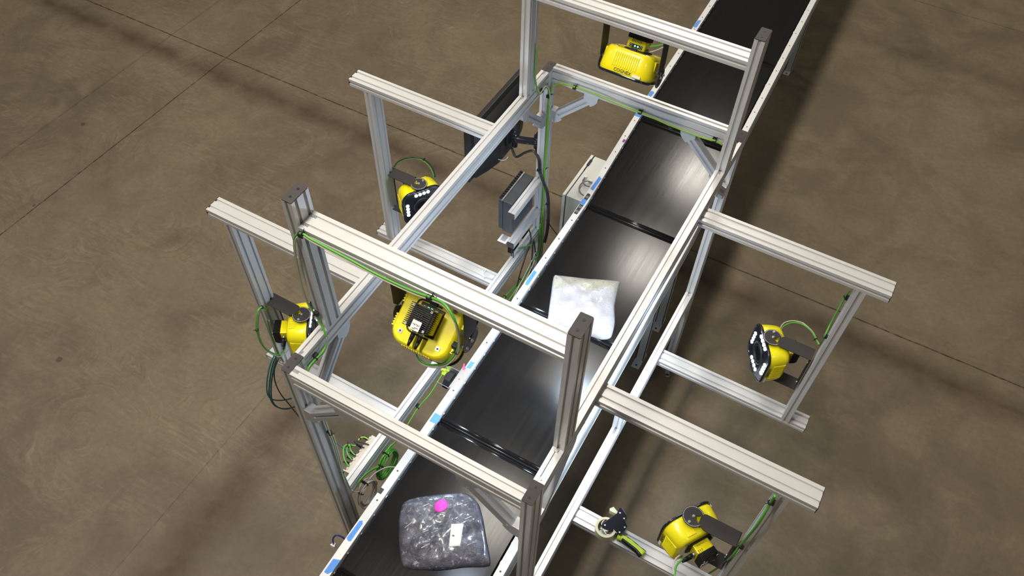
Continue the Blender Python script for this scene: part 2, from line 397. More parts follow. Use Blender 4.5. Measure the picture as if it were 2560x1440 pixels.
# ------------------------------------------------------------------ the scanning frame
fr = thing('scanning_frame', (W / 2, L / 2, ZF), 'large open frame of silver slotted aluminium profile bolted around the belt conveyor', 'frame')
def part(name, mb, mat='alu', parent=None, bevel=0.0): return obj(name, mb, mat, parent or fr, bevel=bevel)
def screw_cap(o, x, y, z):
    mb = MB(); mb.cyl((x, y, z), (x, y, z + 0.0012), 0.005, 12); part('cap_screw', mb, 'black', o)
ZFOOT = ZF + 0.055
for x0 in (0, W - A):
    for y0 in (0, L - B):
        p = part('corner_post', extr('z', ZFOOT, -0.003, x0, y0, A, B))
        c = part('end_cap', cap_plate('z', -0.003, 0.0015, x0, y0, A, B), 'black_cap', p)
        for q in (0.25, 0.75): screw_cap(p, x0 + A / 2, y0 + B * q, 0.0015)
        ft = MB(); cx, cy = x0 + A / 2, y0 + B / 2
        ft.cyl((cx, cy, ZF + 0.015), (cx, cy, ZFOOT), 0.008, 12)
        ft.cyl((cx, cy, ZF), (cx, cy, ZF + 0.008), 0.042, 28); ft.cyl((cx, cy, ZF + 0.008), (cx, cy, ZF + 0.024), 0.040, 28, r2=0.014)
        part('levelling_foot', ft, 'steel', p)
        sx = 1 if x0 else -1
        lg = MB(); X = Matrix.Translation((cx, cy, ZF)) @ Matrix.Rotation(math.radians(-65 if x0 else -115), 4, 'Z')
        lg.box(0.0, 0.075, -0.014, 0.014, 0.0, 0.005, 0, X); lg.cyl((0.075, 0, 0), (0.075, 0, 0.005), 0.014, 16, X=X); lg.cyl((0.072, 0, 0.005), (0.072, 0, 0.0062), 0.006, 12, 1, X=X)
        obj('anchor_lug', lg, ['steel', 'ink'], p)
# rails and crossbeams, flush with the post tops
for x0 in (0, W - A): part('top_rail', extr('y', B, L - B, x0, -B, A, B))
part('top_crossbeam', extr('x', A, W - A, 0, -B, A, B)); part('top_crossbeam', extr('x', A, W - A, L - A, -B, A, B))
for x0 in (0, W - A): part('low_rail', extr('y', B, L - B, x0, ZR - B, A, B))
for y0 in (YN, YF):
    for x0 in (0, W - A):
        u = part('upright', extr('z', 0, HU - 0.004, x0, y0, A, B))
        part('end_cap', cap_plate('z', HU - 0.004, HU, x0, y0, A, B), 'black_cap', u)
        for q in (0.27, 0.73): screw_cap(u, x0 + A / 2, y0 + B * q, HU)
    part('raised_crossbeam', extr('x', A, W - A, y0, ZB - A, B, A))
def arm(y0, ztop, side):
    if side < 0: a, b = -0.866, 0.0; xc = a; cp = (a - 0.003, a)
    else: a, b = W, 1.992; xc = b; cp = (b, b + 0.003)
    o = part('side_arm', extr('x', a, b, y0, ztop - A, B, A))
    part('end_cap', cap_plate('x', cp[0], cp[1], y0, ztop - A, B, A), 'black_cap', o)
ZAT = -0.042
for side in (-1, 1):
    for y0 in (N1, F1):
        arm(y0, ZAT, side); arm(y0 + (0.012 if y0 == F1 else 0.0), ZA, side)
        x0 = -0.775 if side < 0 else 1.855
        part('hanging_post', extr('z', ZA, ZAT - A, x0, y0, A, B))
# 45 degree corner braces
def brace(plane, base, sgn, w0):
    """plane 'x': brace in the XZ plane at y=w0..w0+A from post face x=base; plane 'y': the same in YZ."""
    def P(h, k): return (base + sgn * h, -B - k)
    def pr(poly, a, b, mb): mb.prism([P(*p) for p in poly], 'y' if plane == 'x' else 'x', a, b)
    d = 0.7071
    # slotted bar along the diagonal
    n0 = Vector((0.030, 0.200)); n1 = Vector((0.200, 0.030)); dirv = (n1 - n0).normalized(); nrm = Vector((-dirv.y, dirv.x))
    if nrm.x < 0: nrm = -nrm
    mb = MB(); ln = (n1 - n0).length
    poly = tpoly(A, A); vs = []
    for t in (0, ln):
        for (u, v) in poly:
            q = n0 + dirv * t + nrm * v; hx, z = P(q.x, q.y)
            vs.append((hx, w0 + u, z) if plane == 'x' else (w0 + u, hx, z))
    n = len(poly)
    mb.add(vs, [list(range(n)), list(range(n, 2 * n))[::-1]] + [(i, (i + 1) % n, n + (i + 1) % n, n + i) for i in range(n)])
    o = part('corner_brace', mb, 'alu_cast')
    c1 = MB(); pr([(0, 0.195), (0.030, 0.193), (0.074, 0.237), (0.058, 0.256), (0.036, 0.272), (0.0, 0.278)], w0 + 0.0005, w0 + A - 0.0005, c1)
    part('brace_casting', c1, 'alu_cast', o)
    c2 = MB(); pr([(0.195, 0), (0.193, 0.030), (0.237, 0.074), (0.256, 0.058), (0.272, 0.036), (0.278, 0.0)], w0 + 0.0005, w0 + A - 0.0005, c2)
    part('brace_casting', c2, 'alu_cast', o)
brace('x', A, 1, 0.0); brace('x', W - A, -1, 0.0); brace('x', A, 1, L - A); brace('x', W - A, -1, L - A)
for w0 in (0, W - A): brace('y', B, 1, w0); brace('y', L - B, -1, w0)
# steel slot fasteners where profiles meet
def fast(x, y, z, ax):
    mb = MB(); r = 0.0055
    if ax == 'z': mb.box(x - 0.006, x + 0.006, y - 0.016, y - 0.002, z - 0.009, z + 0.001); mb.cyl((x, y - 0.009, z + 0.001), (x, y - 0.009, z + 0.004), r, 12)
    elif ax == 'x+': mb.box(x, x + 0.022, y - 0.006, y + 0.006, z - 0.009, z - 0.001); mb.cyl((x + 0.014, y, z - 0.001), (x + 0.014, y, z + 0.002), r, 12)
    elif ax == 'y+': mb.box(x - 0.006, x + 0.006, y, y + 0.022, z - 0.009, z - 0.001); mb.cyl((x, y + 0.014, z - 0.001), (x, y + 0.014, z + 0.002), r, 12)
    elif ax == 'y-': mb.box(x - 0.006, x + 0.006, y - 0.022, y, z - 0.009, z - 0.001); mb.cyl((x, y - 0.014, z - 0.001), (x, y - 0.014, z + 0.002), r, 12)
    part('slot_fastener', mb, 'steel')
for y0 in (YN, YF):
    for x0 in (A / 2, W - A / 2): fast(x0, y0, 0.0, 'z')
    fast(A, y0 + B * .25, ZB, 'x+'); fast(A, y0 + B * .75, ZB, 'x+')
fast(A, A / 2, 0, 'x+'); fast(A, L - A / 2, 0, 'x+'); fast(A / 2, L - B, 0, 'y-'); fast(A / 2, B, 0, 'y+'); fast(W - A / 2, B, 0, 'y+')
fast(W - A / 2, L - B, ZR, 'y-'); fast(W - A / 2, 1.08, ZR, 'y-')
# short post standing on the right low rail, and the two capped bars that carry the computer
st = part('short_post', extr('z', ZR, -1.0, W - A, 1.08, A, A))
part('end_cap', cap_plate('z', -1.0, -0.997, W - A, 1.08, A, A), 'black_cap', st)
for zt in (-0.79, -1.052):
    o = part('equipment_bar', extr('y', 1.806, L - B, 0, zt - A, A, A))
    part('end_cap', cap_plate('y', 1.803, 1.806, 0, zt - A, A, A), 'black_cap', o)

# ------------------------------------------------------------------ scanners
def rrect(x, hy, hz, r, n=7):
    pts = []
    for cy, cz, a0 in ((hy - r, hz - r, 0), (-hy + r, hz - r, 90), (-hy + r, -hz + r, 180), (hy - r, -hz + r, 270)):
        for i in range(n + 1):
            t = math.radians(a0 + 90 * i / n); pts.append((x, cy + r * math.cos(t), cz + r * math.sin(t)))
    return pts
def build_scanner():
    root = bpy.data.objects.new('barcode_scanner', None); C.objects.link(root); root.empty_display_size = 0.05; ORG[root.name] = Vector((0, 0, 0))
    def pt(name, mb, mat, parent=None, bevel=0.0): return obj(name, mb, mat, parent or root, bevel=bevel)
    mb = MB(); mb.loft([rrect(0.029, .122, .125, .062), rrect(0.018, .124, .127, .062), rrect(-0.018, .121, .124, .058), rrect(-0.052, .117, .119, .056), rrect(-0.068, .112, .114, .053), rrect(-0.078, .103, .105, .048)], cap0=False)
    h = pt('housing', mb, 'yellow')
    for sy in (-1, 1):
        rb = MB(); rb.prism([(-0.060, sy * 0.112), (0.004, sy * 0.120), (0.004, sy * 0.1225), (-0.060, sy * 0.1165)], 'z', -0.060, 0.060)
        for i in range(12):
            z = (i - 5.5) * 0.0100
            rb.prism([(-0.064, sy * 0.110), (0.008, sy * 0.118), (0.008, sy * 0.1222), (0.000, sy * 0.1252), (-0.056, sy * 0.1205), (-0.064, sy * 0.116)], 'z', z - 0.0020, z + 0.0020)
        pt('cooling_ribs', rb, 'yellow', h)
    for sz in (-1, 1):
        for q in (-1, 1):
            rb = MB(); rb.box(-0.060, 0.0, min(q * 0.022, q * 0.068), max(q * 0.022, q * 0.068), sz * 0.1190 - 0.002, sz * 0.1190 + 0.002)
            for i in range(5):
                y = q * (0.025 + i * 0.010); rb.box(-0.062, 0.002, y - 0.0022, y + 0.0022, min(sz * 0.1145, sz * 0.1240), max(sz * 0.1145, sz * 0.1240))
            pt('cooling_ribs', rb, 'yellow', h)
    for sy in (-1, 1):
        v, f = text_verts('COGNEX', 0.0200, 0.0006); lt = MB()
        # letters lie on the side face, read along the pivot axis
        X = Matrix(((0, -1, 0, 0.0165), (0, 0, sy, sy * 0.1252), (-sy * 1.0, 0, 0, 0), (0, 0, 0, 1)))
        lt.add(v, f, 0, X); pt('lettering', lt, 'ink', h)
    lb = MB(); lb.box(0.014, 0.026, 0.1242, 0.1252, -0.088, -0.050); lb.box(0.014, 0.026, -0.1252, -0.1242, 0.05, 0.088); pt('serial_label', lb, 'label_white', h)
    mb = MB(); mb.loft([rrect(0.029, .1275, .1305, .063), rrect(0.037, .1285, .1315, .064), rrect(0.0415, .125, .128, .062), rrect(0.0415, .119, .122, .058), rrect(0.039, .118, .121, .057)])
    bz = pt('front_bezel', mb, 'gloss_black')
    ln = MB(); ln.torus((0.040, 0, 0), 0.057, 0.0055, 'x'); ln.torus((0.040, 0, 0), 0.043, 0.003, 'x'); pt('lens_ring', ln, 'black', bz)
    ln = MB(); ln.cyl((0.036, 0, 0), (0.0405, 0, 0), 0.040, 32); pt('lens', ln, 'glass', bz)
    ln = MB()
    for q in range(4):
        X = Matrix.Rotation(math.radians(90 * q + 45), 4, 'X'); ln.box(0.0385, 0.0412, -0.010, 0.010, 0.062, 0.070, 0, X)
    pt('aiming_window', ln, 'glass', bz)
    for q in range(4):
        for i in range(4):
            X = Matrix.Rotation(math.radians(90 * q), 4, 'X'); d = MB(); s_ = (i - 1.5) * 0.0255
            d.cyl((0.039, 0.0985, s_), (0.0425, 0.0985, s_), 0.0098, 16, X=X); pt('led_lamp', d, 'led_on', bz)
    # camera module on the back
    mb = MB(); mb.box(-0.083, -0.076, -0.052, 0.052, -0.047, 0.047); pt('gasket', mb, 'black', bevel=0.002)
    mb = MB(); mb.box(-0.128, -0.083, -0.041, 0.041, -0.044, 0.044)
    cb = pt('camera_body', mb, 'yellow', bevel=0.004)
    vt = MB()
    for i in range(3): vt.box(-0.124, -0.112, 0.012 + i * 0.009, 0.0145 + i * 0.009, 0.0436, 0.0445)
    pt('vent_slots', vt, 'ink', cb); vt = MB()
    for i in range(7): vt.box(-0.1275, -0.114, -0.0415, -0.0405, -0.024 + i * 0.007, -0.0215 + i * 0.007)
    pt('vent_slots', vt, 'ink', cb)
    v, f = text_verts('COGNEX', 0.013, 0.0003); lt = MB(); lt.add(v, f, 0, Matrix(((0, 1, 0, -0.094), (1, 0, 0, 0), (0, 0, 1, 0.0445), (0, 0, 0, 1)))); pt('lettering', lt, 'ink', cb)
    pn = MB(); pn.box(-0.106, -0.090, -0.0422, -0.0405, -0.032, 0.032); sp_ = pt('status_panel', pn, 'black', cb)
    kb = MB(); kb.torus((-0.098, -0.0425, -0.024), 0.005, 0.0008, 'y', 16, 6); kb.torus((-0.098, -0.0425, 0.024), 0.005, 0.0008, 'y', 16, 6); pt('push_buttons', kb, 'label_white', cb)
    gl = MB()
    for z in (-0.004, 0.010): gl.cyl((-0.098, -0.0418, z), (-0.098, -0.0432, z), 0.0036, 12)
    pt('status_led', gl, 'led_green', cb)
    hs = MB(); hs.prism([(-0.128, -0.044), (-0.152, -0.044), (-0.160, -0.034), (-0.160, 0.034), (-0.152, 0.044), (-0.128, 0.044)], 'z', -0.039, 0.039) if False else None
    hs = MB()
    hs.box(-0.142, -0.128, -0.040, 0.040, -0.041, 0.041)
    for i in range(13):
        y = (i - 6) * 0.0066; hs.box(-0.166, -0.142, y - 0.0012, y + 0.0012, -0.041, 0.041)
        hs.box(-0.160, -0.128, y - 0.0012, y + 0.0012, -0.0490, -0.041); hs.box(-0.160, -0.128, y - 0.0012, y + 0.0012, 0.041, 0.0490)
    for i in range(9):
        a = 2 * math.pi * i / 8; rr_ = 0.0 if i == 8 else 0.012
        hs.cyl((-0.160, rr_ * math.cos(a), rr_ * math.sin(a)), (-0.1675, rr_ * math.cos(a), rr_ * math.sin(a)), 0.0028, 8)
    k = pt('heat_sink', hs, 'black')
    for sy in (-1, 1):
        for sz in (-1, 1):
            q = MB(); q.box(-0.1672, -0.1655, sy * 0.035 - 0.0036, sy * 0.035 + 0.0036, sz * 0.035 - 0.0036, sz * 0.035 + 0.0036); q.cyl((-0.1672, sy * 0.035, sz * 0.035), (-0.1678, sy * 0.035, sz * 0.035), 0.002, 8, 1); obj('corner_screw', q, ['label_white', 'ink'], k)
    q = MB(); q.box(-0.1676, -0.1660, 0.010, 0.044, -0.020, 0.014); lw = pt('data_label', q, 'label_white', k)
    q = MB()
    for i in range(5): q.box(-0.1680, -0.1676, 0.022, 0.0262 + 0.002 * (i % 2), -0.016 + i * 0.0056, -0.0132 + i * 0.0056)
    q.box(-0.1680, -0.1676, 0.034, 0.036, -0.016, 0.000); q.box(-0.1680, -0.1676, 0.038, 0.040, -0.006, 0.008)
    pt('label_print', q, 'ink', k)
    # black carrying strap clip ring round the module and four silver mounting pads
    g = MB(); g.tube([(-0.081, y, z) for (y, z) in ((-0.060, -0.03), (-0.060, 0.03), (-0.054, 0.056), (-0.03, 0.062), (0.03, 0.062), (0.054, 0.056), (0.060, 0.03), (0.060, -0.03))], 0.003, 6, 0, 4)
    g.box(-0.090, -0.078, -0.070, -0.054, -0.012, 0.016)
    pt('sealing_cord', g, 'black')
    for sy, sz in ((-1, -1), (1, -1), (-1, 1), (1, 1)):
        q = MB(); q.box(-0.0805, -0.0775, sy * 0.072 - 0.008, sy * 0.072 + 0.008, sz * 0.076 - 0.008, sz * 0.076 + 0.008); q.cyl((-0.0805, sy * 0.072, sz * 0.076), (-0.0815, sy * 0.072, sz * 0.076), 0.0035, 10, 1); obj('mounting_pad', q, ['steel', 'ink'], h)
    for z in (-0.015, 0.014):
        q = MB(); q.cyl((-0.112, 0.041, z), (-0.112, 0.056, z), 0.0085, 14, 1); q.cyl((-0.112, 0.056, z), (-0.112, 0.080, z), 0.0088, 14, 0, 0.0078); q.cyl((-0.112, 0.080, z), (-0.112, 0.104, z), 0.0078, 14, 0, 0.0042)
        obj('cable_plug', q, ['black', 'steel'], cb)
    # U bracket: turned against the housing by 32.7 degrees
    R = Matrix.Rotation(math.radians(180 + 32.7), 4, 'Z')
    bk = MB(); hz = 0.1465; T = 0.004
    bk.box(0.2085, 0.2125, -0.0375, 0.0375, -hz, hz, 0, R)
    for s_ in (-1, 1):
        z0, z1 = (hz - T, hz) if s_ > 0 else (-hz, -hz + T)
        bk.prism([(0.2125, -0.0375), (0.2125, 0.0375), (0.050, 0.0375), (0.030, 0.030), (0.030, -0.020), (0.060, -0.0375)], 'z', z0, z1, 0, R)
        # protractor disc with its open mouth
        ring = [(0.049 * math.cos(math.radians(t)), 0.049 * math.sin(math.radians(t))) for t in range(35, 331, 8)]
        bk.prism([(0.004, 0.004)] + ring, 'z', z0, z1, 0, R)
    b_ = pt('mounting_bracket', bk, 'black_paint')
    mk = MB()
    for s_ in (-1, 1):
        for t in range(40, 331, 7):
            X = R @ Matrix.Rotation(math.radians(t), 4, 'Z')
            z0, z1 = (hz, hz + 0.0006) if s_ > 0 else (-hz - 0.0006, -hz)
            mk.box(0.0435, 0.0465, -0.0011, 0.0011, z0, z1, 0, X)
    pt('degree_marks', mk, 'label_white', b_)
    for s_ in (-1, 1):
        sl = MB()
        z0, z1 = (hz, hz + 0.0004) if s_ > 0 else (-hz - 0.0004, -hz)
        for t in range(95, 300, 24):
            X = R @ Matrix.Rotation(math.radians(t), 4, 'Z'); sl.box(0.033, 0.0375, -0.0069, 0.0069, z0, z1, 0, X)
        pt('adjusting_slots', sl, 'ink', b_)
    for s_ in (-1, 1):
        for (px, py) in ((0.0, 0.0), (-0.012, 0.032)):
            q = MB(); q.cyl((px, py, s_ * 0.122), (px, py, s_ * (hz + 0.0055)), 0.0062, 12); q.cyl((px, py, s_ * (hz + 0.0055)), (px, py, s_ * (hz + 0.0075)), 0.0035, 6)
            obj('pivot_bolt', q, 'steel', b_)
    for z in (-0.115, -0.085, 0.105):
        q = MB(); q.cyl((0.2085, 0.012, z), (0.201, 0.012, z), 0.006, 10, X=R); obj('bracket_bolt', q, 'steel', b_)
    ld = bpy.data.lights.new('led_light', 'AREA'); ld.shape = 'SQUARE'; ld.size = 0.20; ld.energy = SCAN_W; ld.color = (0.66, 0.81, 1.0); ld.spread = math.radians(110)
    lo = bpy.data.objects.new('led_light', ld); C.objects.link(lo); lo.parent = root
    lo.matrix_local = Matrix.Translation((0.046, 0, 0)) @ Matrix.Rotation(math.radians(-90), 4, 'Y')
    return root
SCAN_W = 6.0
scn = build_scanner()
def frame_rot(x, z):
    x = Vector(x).normalized(); z = Vector(z).normalized(); y = z.cross(x)
    return Matrix(((x.x, y.x, z.x), (x.y, y.y, z.y), (x.z, y.z, z.z))).to_euler()
ct, sn = math.cos(math.radians(32.7)), math.sin(math.radians(32.7))
ZS = -0.720 - 0.1465
SP = [((-0.5335, 1.680, ZS), (ct, -sn, 0), (0, 0, 1), 'yellow scanner with lit white LED ring hanging in the far left arm frame'),
      ((1.633, 1.680, ZS), (-ct, -sn, 0), (0, 0, -1), 'yellow scanner on far right hanging post, its LED ring facing the conveyor'),
      ((-0.5335, 0.586, ZS), (ct, sn, 0), (0, 0, -1), 'yellow scanner on near left hanging post, seen from its side behind the upright'),
      ((1.633, 0.586, ZS), (-ct, sn, 0), (0, 0, 1), 'yellow scanner on near right hanging post, beside the tape dispenser'),
      ((W / 2, YN + B / 2, ZB - A - 0.2125), (0, sn, -ct), (-1, 0, 0), 'yellow scanner hung under the near raised crossbeam, black heat sink facing up'),
      ((W / 2, YF + B / 2, ZB - A - 0.2125), (0, -sn, -ct), (1, 0, 0), 'yellow scanner hung under the far raised crossbeam with green status lights')]
for i, (loc, x, z, lab) in enumerate(SP):
    loc = Vector(loc) + Vector((0, 0, ZG)); e = frame_rot(x, z)
    if i == 0: scn.location = loc; scn.rotation_euler = e; tag(scn, lab, 'scanner', 'yellow barcode scanners on the frame')
    else: dup(scn, loc, e, lab)

# ------------------------------------------------------------------ conveyors
def rail_line(y, right=False):
    pts = [(-1.6, .2455), (2.38, .2225), (3.34, .174), (8.0, .040)]
    for (a, xa), (b, xb) in zip(pts, pts[1:]):
        if y <= b or b == 8.0:
            x = xa + (xb - xa) * (y - a) / (b - a); break
    wd = 0.743 if y < 2.4 else 0.743 + 0.022 * min(1, (y - 2.4) / 0.94)
    return x + wd if right else x
ZT = -1.10
def conveyor(label, ys, belts, legs):
    root = thing('belt_conveyor', (W / 2, (ys[0] + ys[-1]) / 2, ZF), label, 'conveyor', 'white railed black belt conveyors')
    for side in (0, 1):
        mb = MB(); s = -1 if side == 0 else 1
        # C channel opening outwards, section given from the inner web
        sec = [(0, 0), (0.043, 0), (0.043, -0.004), (0.003, -0.004), (0.003, -0.136), (0.043, -0.136), (0.043, -0.128), (0.046, -0.128), (0.046, -0.140), (0, -0.140)]
        rings = []
        for y in ys:
            xo = rail_line(y, side == 1); xi = xo + (0.043 if side == 0 else -0.043)
            rings.append([(xi + s * u, y, ZT + v) for u, v in sec])
        mb.loft(rings, smooth=False)
        r = part('side_rail', mb, 'white_paint', root, 0.0015)
        hl = MB(); y = ys[0] + 0.09
        while y < ys[-1] - 0.04:
            xo = rail_line(y, side == 1); xc = xo + (0.022 if side == 0 else -0.022)
            hl.cyl((xc, y, ZT - 0.0005), (xc, y, ZT + 0.0004), 0.0048, 12)
            if side == 1:
                for q in (-0.055, 0.035): hl.cyl((xo - 0.0395, y + q, ZT - 0.060), (xo - 0.0388, y + q, ZT - 0.060), 0.007, 10)
            y += 0.178
        part('rail_holes', hl, 'ink', r)
        y = ys[0] + 0.06; k = 0
        while y < ys[-1] - 0.03:
            xo = rail_line(y, side == 1); xi = xo + (0.043 if side == 0 else -0.043)
            mb = MB(); big = (k % 7 == 0)
            mb.cyl((xi, y, ZT - 0.030), (xi - s * 0.005, y, ZT - 0.030), 0.014 if big else 0.0085, 12 if big else 6)
            part('axle_bolt', mb, 'steel', root); y += 0.107; k += 1
    for (y0, y1) in belts:
        mb = MB(); R_ = 0.026; n = 8; zc = ZT - 0.024 - R_
        rings = []
        for right in (0, 1):
            ring = []
            def X_(y): return rail_line(y) + 0.043 + 0.014 if not right else rail_line(y, True) - 0.043 - 0.014
            for i in range(n + 1):
                t = math.pi / 2 + math.pi * i / n; yy = y0 + R_ + 0.004 + R_ * math.cos(t); ring.append((X_(yy), yy, zc + R_ * math.sin(t)))
            for i in range(n + 1):
                t = -math.pi / 2 + math.pi * i / n; yy = y1 - R_ - 0.004 + R_ * math.cos(t); ring.append((X_(yy), yy, zc + R_ * math.sin(t)))
            rings.append(ring)
        mb.loft(rings, smooth=True)
        for i, f in enumerate(mb.f):
            yy = [mb.v[k].y for k in f]
            if max(yy) - min(yy) > 0.3: mb.sm[i] = False
        part('belt', mb, 'belt', root)
        for yy in (y0 + 0.012, y1 - 0.012):
            mb = MB(); mb.cyl((rail_line(yy) + 0.043, yy, zc + 0.004), (rail_line(yy, True) - 0.043, yy, zc + 0.004), 0.0115, 14)
            part('end_roller', mb, 'roller', root)
        mb = MB(); ym = (y0 + y1) / 2; mb.box(rail_line(ym) + 0.045, rail_line(ym, True) - 0.045, y0 + 0.02, y1 - 0.02, ZT - 0.120, ZT - 0.100); part('under_tray', mb, 'pc_grey', root)
    for y in legs:
        for side in (0, 1):
            xo = rail_line(y, side == 1); s = -1 if side == 0 else 1; xa = xo - s * 0.095; xb = xo - s * 0.04
            x0, x1 = min(xa, xb), max(xa, xb); mb = MB()
            mb.box(x0, x1, y, y + 0.004, ZF + 0.006, ZT - 0.12); mb.box(x0, x0 + 0.004, y, y + 0.045, ZF + 0.006, ZT - 0.12); mb.box(x1 - 0.004, x1, y, y + 0.045, ZF + 0.006, ZT - 0.12)
            l = part('leg', mb, 'grey_paint', root)
            mb = MB(); mb.box(x0 - 0.002, x1 + 0.002, y - 0.075, y + 0.075, ZF, ZF + 0.006); fp = part('foot_plate', mb, 'grey_paint', l)
            mb = MB(); mb.cyl(((x0 + x1) / 2, y - 0.05, ZF + 0.006), ((x0 + x1) / 2, y - 0.05, ZF + 0.0066), 0.008, 12); part('bolt_hole', mb, 'ink', l)
            for zz in (-1.3, -1.5, -1.75):
                mb = MB(); mb.cyl((x1 if side else x0, y + 0.022, zz), (x1 + 0.006 if side else x0 - 0.006, y + 0.022, zz), 0.007, 8); part('leg_bolt', mb, 'steel', l)
        xl, xr = rail_line(y) + 0.06, rail_line(y, True) - 0.06; mb = MB(); mb.box(xl, xr, y + 0.005, y + 0.04, -1.72, -1.66); part('cross_tie', mb, 'grey_paint', root)
        if y < 3:
            sg = -1 if y < 2.3 else 1
            for side in (0, 1):
                xo = rail_line(y, side == 1) + (0.07 if side == 0 else -0.07); mb = MB()
                mb.tube([(xo, y + 0.02, -1.62), (xo, y + 0.02 + sg * 0.33, -1.22)], 0.009, 4); part('knee_brace', mb, 'grey_paint', root)
    return root
conveyor('near belt conveyor with white side rails running through the silver frame', [-1.45, 0, 1, 2.38, 3.335],
         [(-1.22, -0.31), (-0.31, 0.60), (0.60, 1.475), (1.475, 2.385), (2.385, 3.335)], [2.14, 2.50, -1.0])
conveyor('far belt conveyor beyond the frame, at the top of the picture', [3.345, 5.0, 8.0], [(3.345, 4.40), (4.40, 5.6), (5.6, 7.9)], [5.86])
# ------------------------------------------------------------------ cables
def tie(pt, d, parent, r=0.0075, clip=None):
    mb = MB(); p = Vector(pt); d = Vector(d).normalized()
    mb.cyl(p - d * 0.0022, p + d * 0.0022, r, 14)
    e = d.orthogonal().normalized(); mb.cyl(p + e * r * 0.8, p + e * (r + 0.010), 0.0016, 6); 
    obj('cable_tie', mb, 'black', parent)
    if clip is not None:
        c = Vector(clip); q = MB(); m = Vector([p[k] + max(-0.012, min(0.012, c[k] - p[k])) for k in range(3)]); h = Vector([0.007 + 0.25 * min(0.012, abs(c[k] - p[k])) for k in range(3)])
        q.box(m.x - h.x, m.x + h.x, m.y - h.y, m.y + h.y, m.z - h.z, m.z + h.z); obj('cable_clip', q, 'black', parent, bevel=0.001)
def cable(pts, r, mat, label, ties=(), off=(0, 0, 0), group=None, sub=6):
    mb = MB(); P = [Vector(p) + Vector(off) for p in pts]; mb.tube(P, r, 8, 0, sub)
    o = obj('cable', mb, mat); tag(o, label, 'cable', group)
    for t in ties:
        i = t[0]; d = (P[min(i + 1, len(P) - 1)] - P[max(i - 1, 0)])
        tie(P[i], d, o, r * 2.0, t[1] if len(t) > 1 else None)
    return o
c1a=[(0.058, 0.066, -1.114), (0.058, 0.071, -0.938), (0.058, 0.079, -0.759), (0.058, 0.079, -0.619), (0.062, 0.07, -0.361), (0.062, 0.068, -0.159), (0.062, 0.076, -0.062), (0.062, 0.129, -0.053), (0.062, 0.17, -0.057), (0.062, 0.201, -0.039), (0.068, 0.206, 0.021), (0.032, 0.226, 0.063), (0.014, 0.226, 0.104), (-0.007, 0.226, 0.17), (-0.011, 0.226, 0.251), (-0.006, 0.226, 0.332), (0.003, 0.226, 0.431), (0.017, 0.226, 0.517), (0.029, 0.226, 0.562), (0.049, 0.226, 0.598), (0.078, 0.226, 0.616), (0.107, 0.226, 0.61), (0.173, 0.226, 0.604), (0.28, 0.226, 0.597), (0.392, 0.226, 0.587), (0.52, 0.226, 0.59), (0.598, 0.226, 0.604), (0.666, 0.2, 0.644), (0.713, 0.18, 0.619), (0.725, 0.18, 0.527), (0.713, 0.18, 0.435), (0.67, 0.18, 0.336), (0.612, 0.18, 0.271), (0.56, 0.18, 0.251), (0.537, 0.18, 0.277), (0.536, 0.18, 0.318)]
far_green=[(0.058, 2.164, -1.53), (0.058, 2.171, -1.372), (0.058, 2.162, -1.053), (0.058, 2.157, -0.7), (0.058, 2.152, -0.384), (0.058, 2.147, -0.214), (0.058, 2.158, -0.147), (0.061, 2.175, -0.109), (0.105, 2.175, -0.07), (0.195, 2.175, -0.057), (0.336, 2.175, -0.057), (0.465, 2.175, -0.066), (0.576, 2.175, -0.066), (0.748, 2.175, -0.078), (0.917, 2.175, -0.08), (0.986, 2.175, -0.07), (1.022, 2.175, -0.08)]
far_branch=[(0.058, 2.153, -0.217), (0.058, 2.144, -0.145), (0.058, 2.119, -0.085), (0.058, 2.079, -0.046), (0.058, 2.048, -0.051), (0.058, 2.017, -0.048), (0.058, 1.991, -0.004), (0.058, 1.968, 0.063), (0.058, 1.96, 0.106), (0.058, 1.962, 0.272)]
s5loop=[(1.66, 1.823, -0.84), (1.66, 1.864, -0.84), (1.681, 1.903, -0.84), (1.713, 1.928, -0.84), (1.755, 1.934, -0.84), (1.8, 1.916, -0.84), (1.837, 1.878, -0.84), (1.859, 1.849, -0.84), (1.865, 1.859, -0.84), (1.842, 1.641, -0.513), (1.842, 1.685, -0.463), (1.842, 1.704, -0.365), (1.842, 1.718, -0.277), (1.842, 1.676, -0.186)]
s5white=[(1.649, 1.837, -0.84), (1.657, 1.893, -0.84), (1.69, 1.93, -0.84), (1.73, 1.944, -0.84), (1.757, 1.942, -0.84), (1.809, 1.915, -0.84), (1.846, 1.871, -0.84), (1.864, 1.853, -0.84)]
s6main=[(1.845, 0.483, -0.04), (1.845, 0.489, -0.111), (1.845, 0.467, -0.171), (1.845, 0.457, -0.257), (1.845, 0.481, -0.442), (1.845, 0.501, -0.576), (1.845, 0.518, -0.742), (1.845, 0.628, -1.167), (1.845, 0.829, -1.842), (1.845, 1.088, -2.677)]
s6plug=[(1.667, 0.443, -0.86), (1.656, 0.412, -0.86), (1.657, 0.382, -0.86), (1.671, 0.34, -0.86)]
s6white=[(1.651, 0.454, -0.86), (1.641, 0.432, -0.86), (1.641, 0.403, -0.86), (1.655, 0.371, -0.86), (1.68, 0.345, -0.86)]
s2loop=[(-0.72, 0.53, -0.737), (-0.72, 0.508, -0.692), (-0.72, 0.478, -0.688), (-0.72, 0.449, -0.735), (-0.72, 0.429, -0.8), (-0.72, 0.422, -0.893), (-0.72, 0.435, -0.987), (-0.72, 0.47, -1.081), (-0.72, 0.506, -1.138), (-0.72, 0.535, -1.144), (-0.72, 0.554, -1.129)]
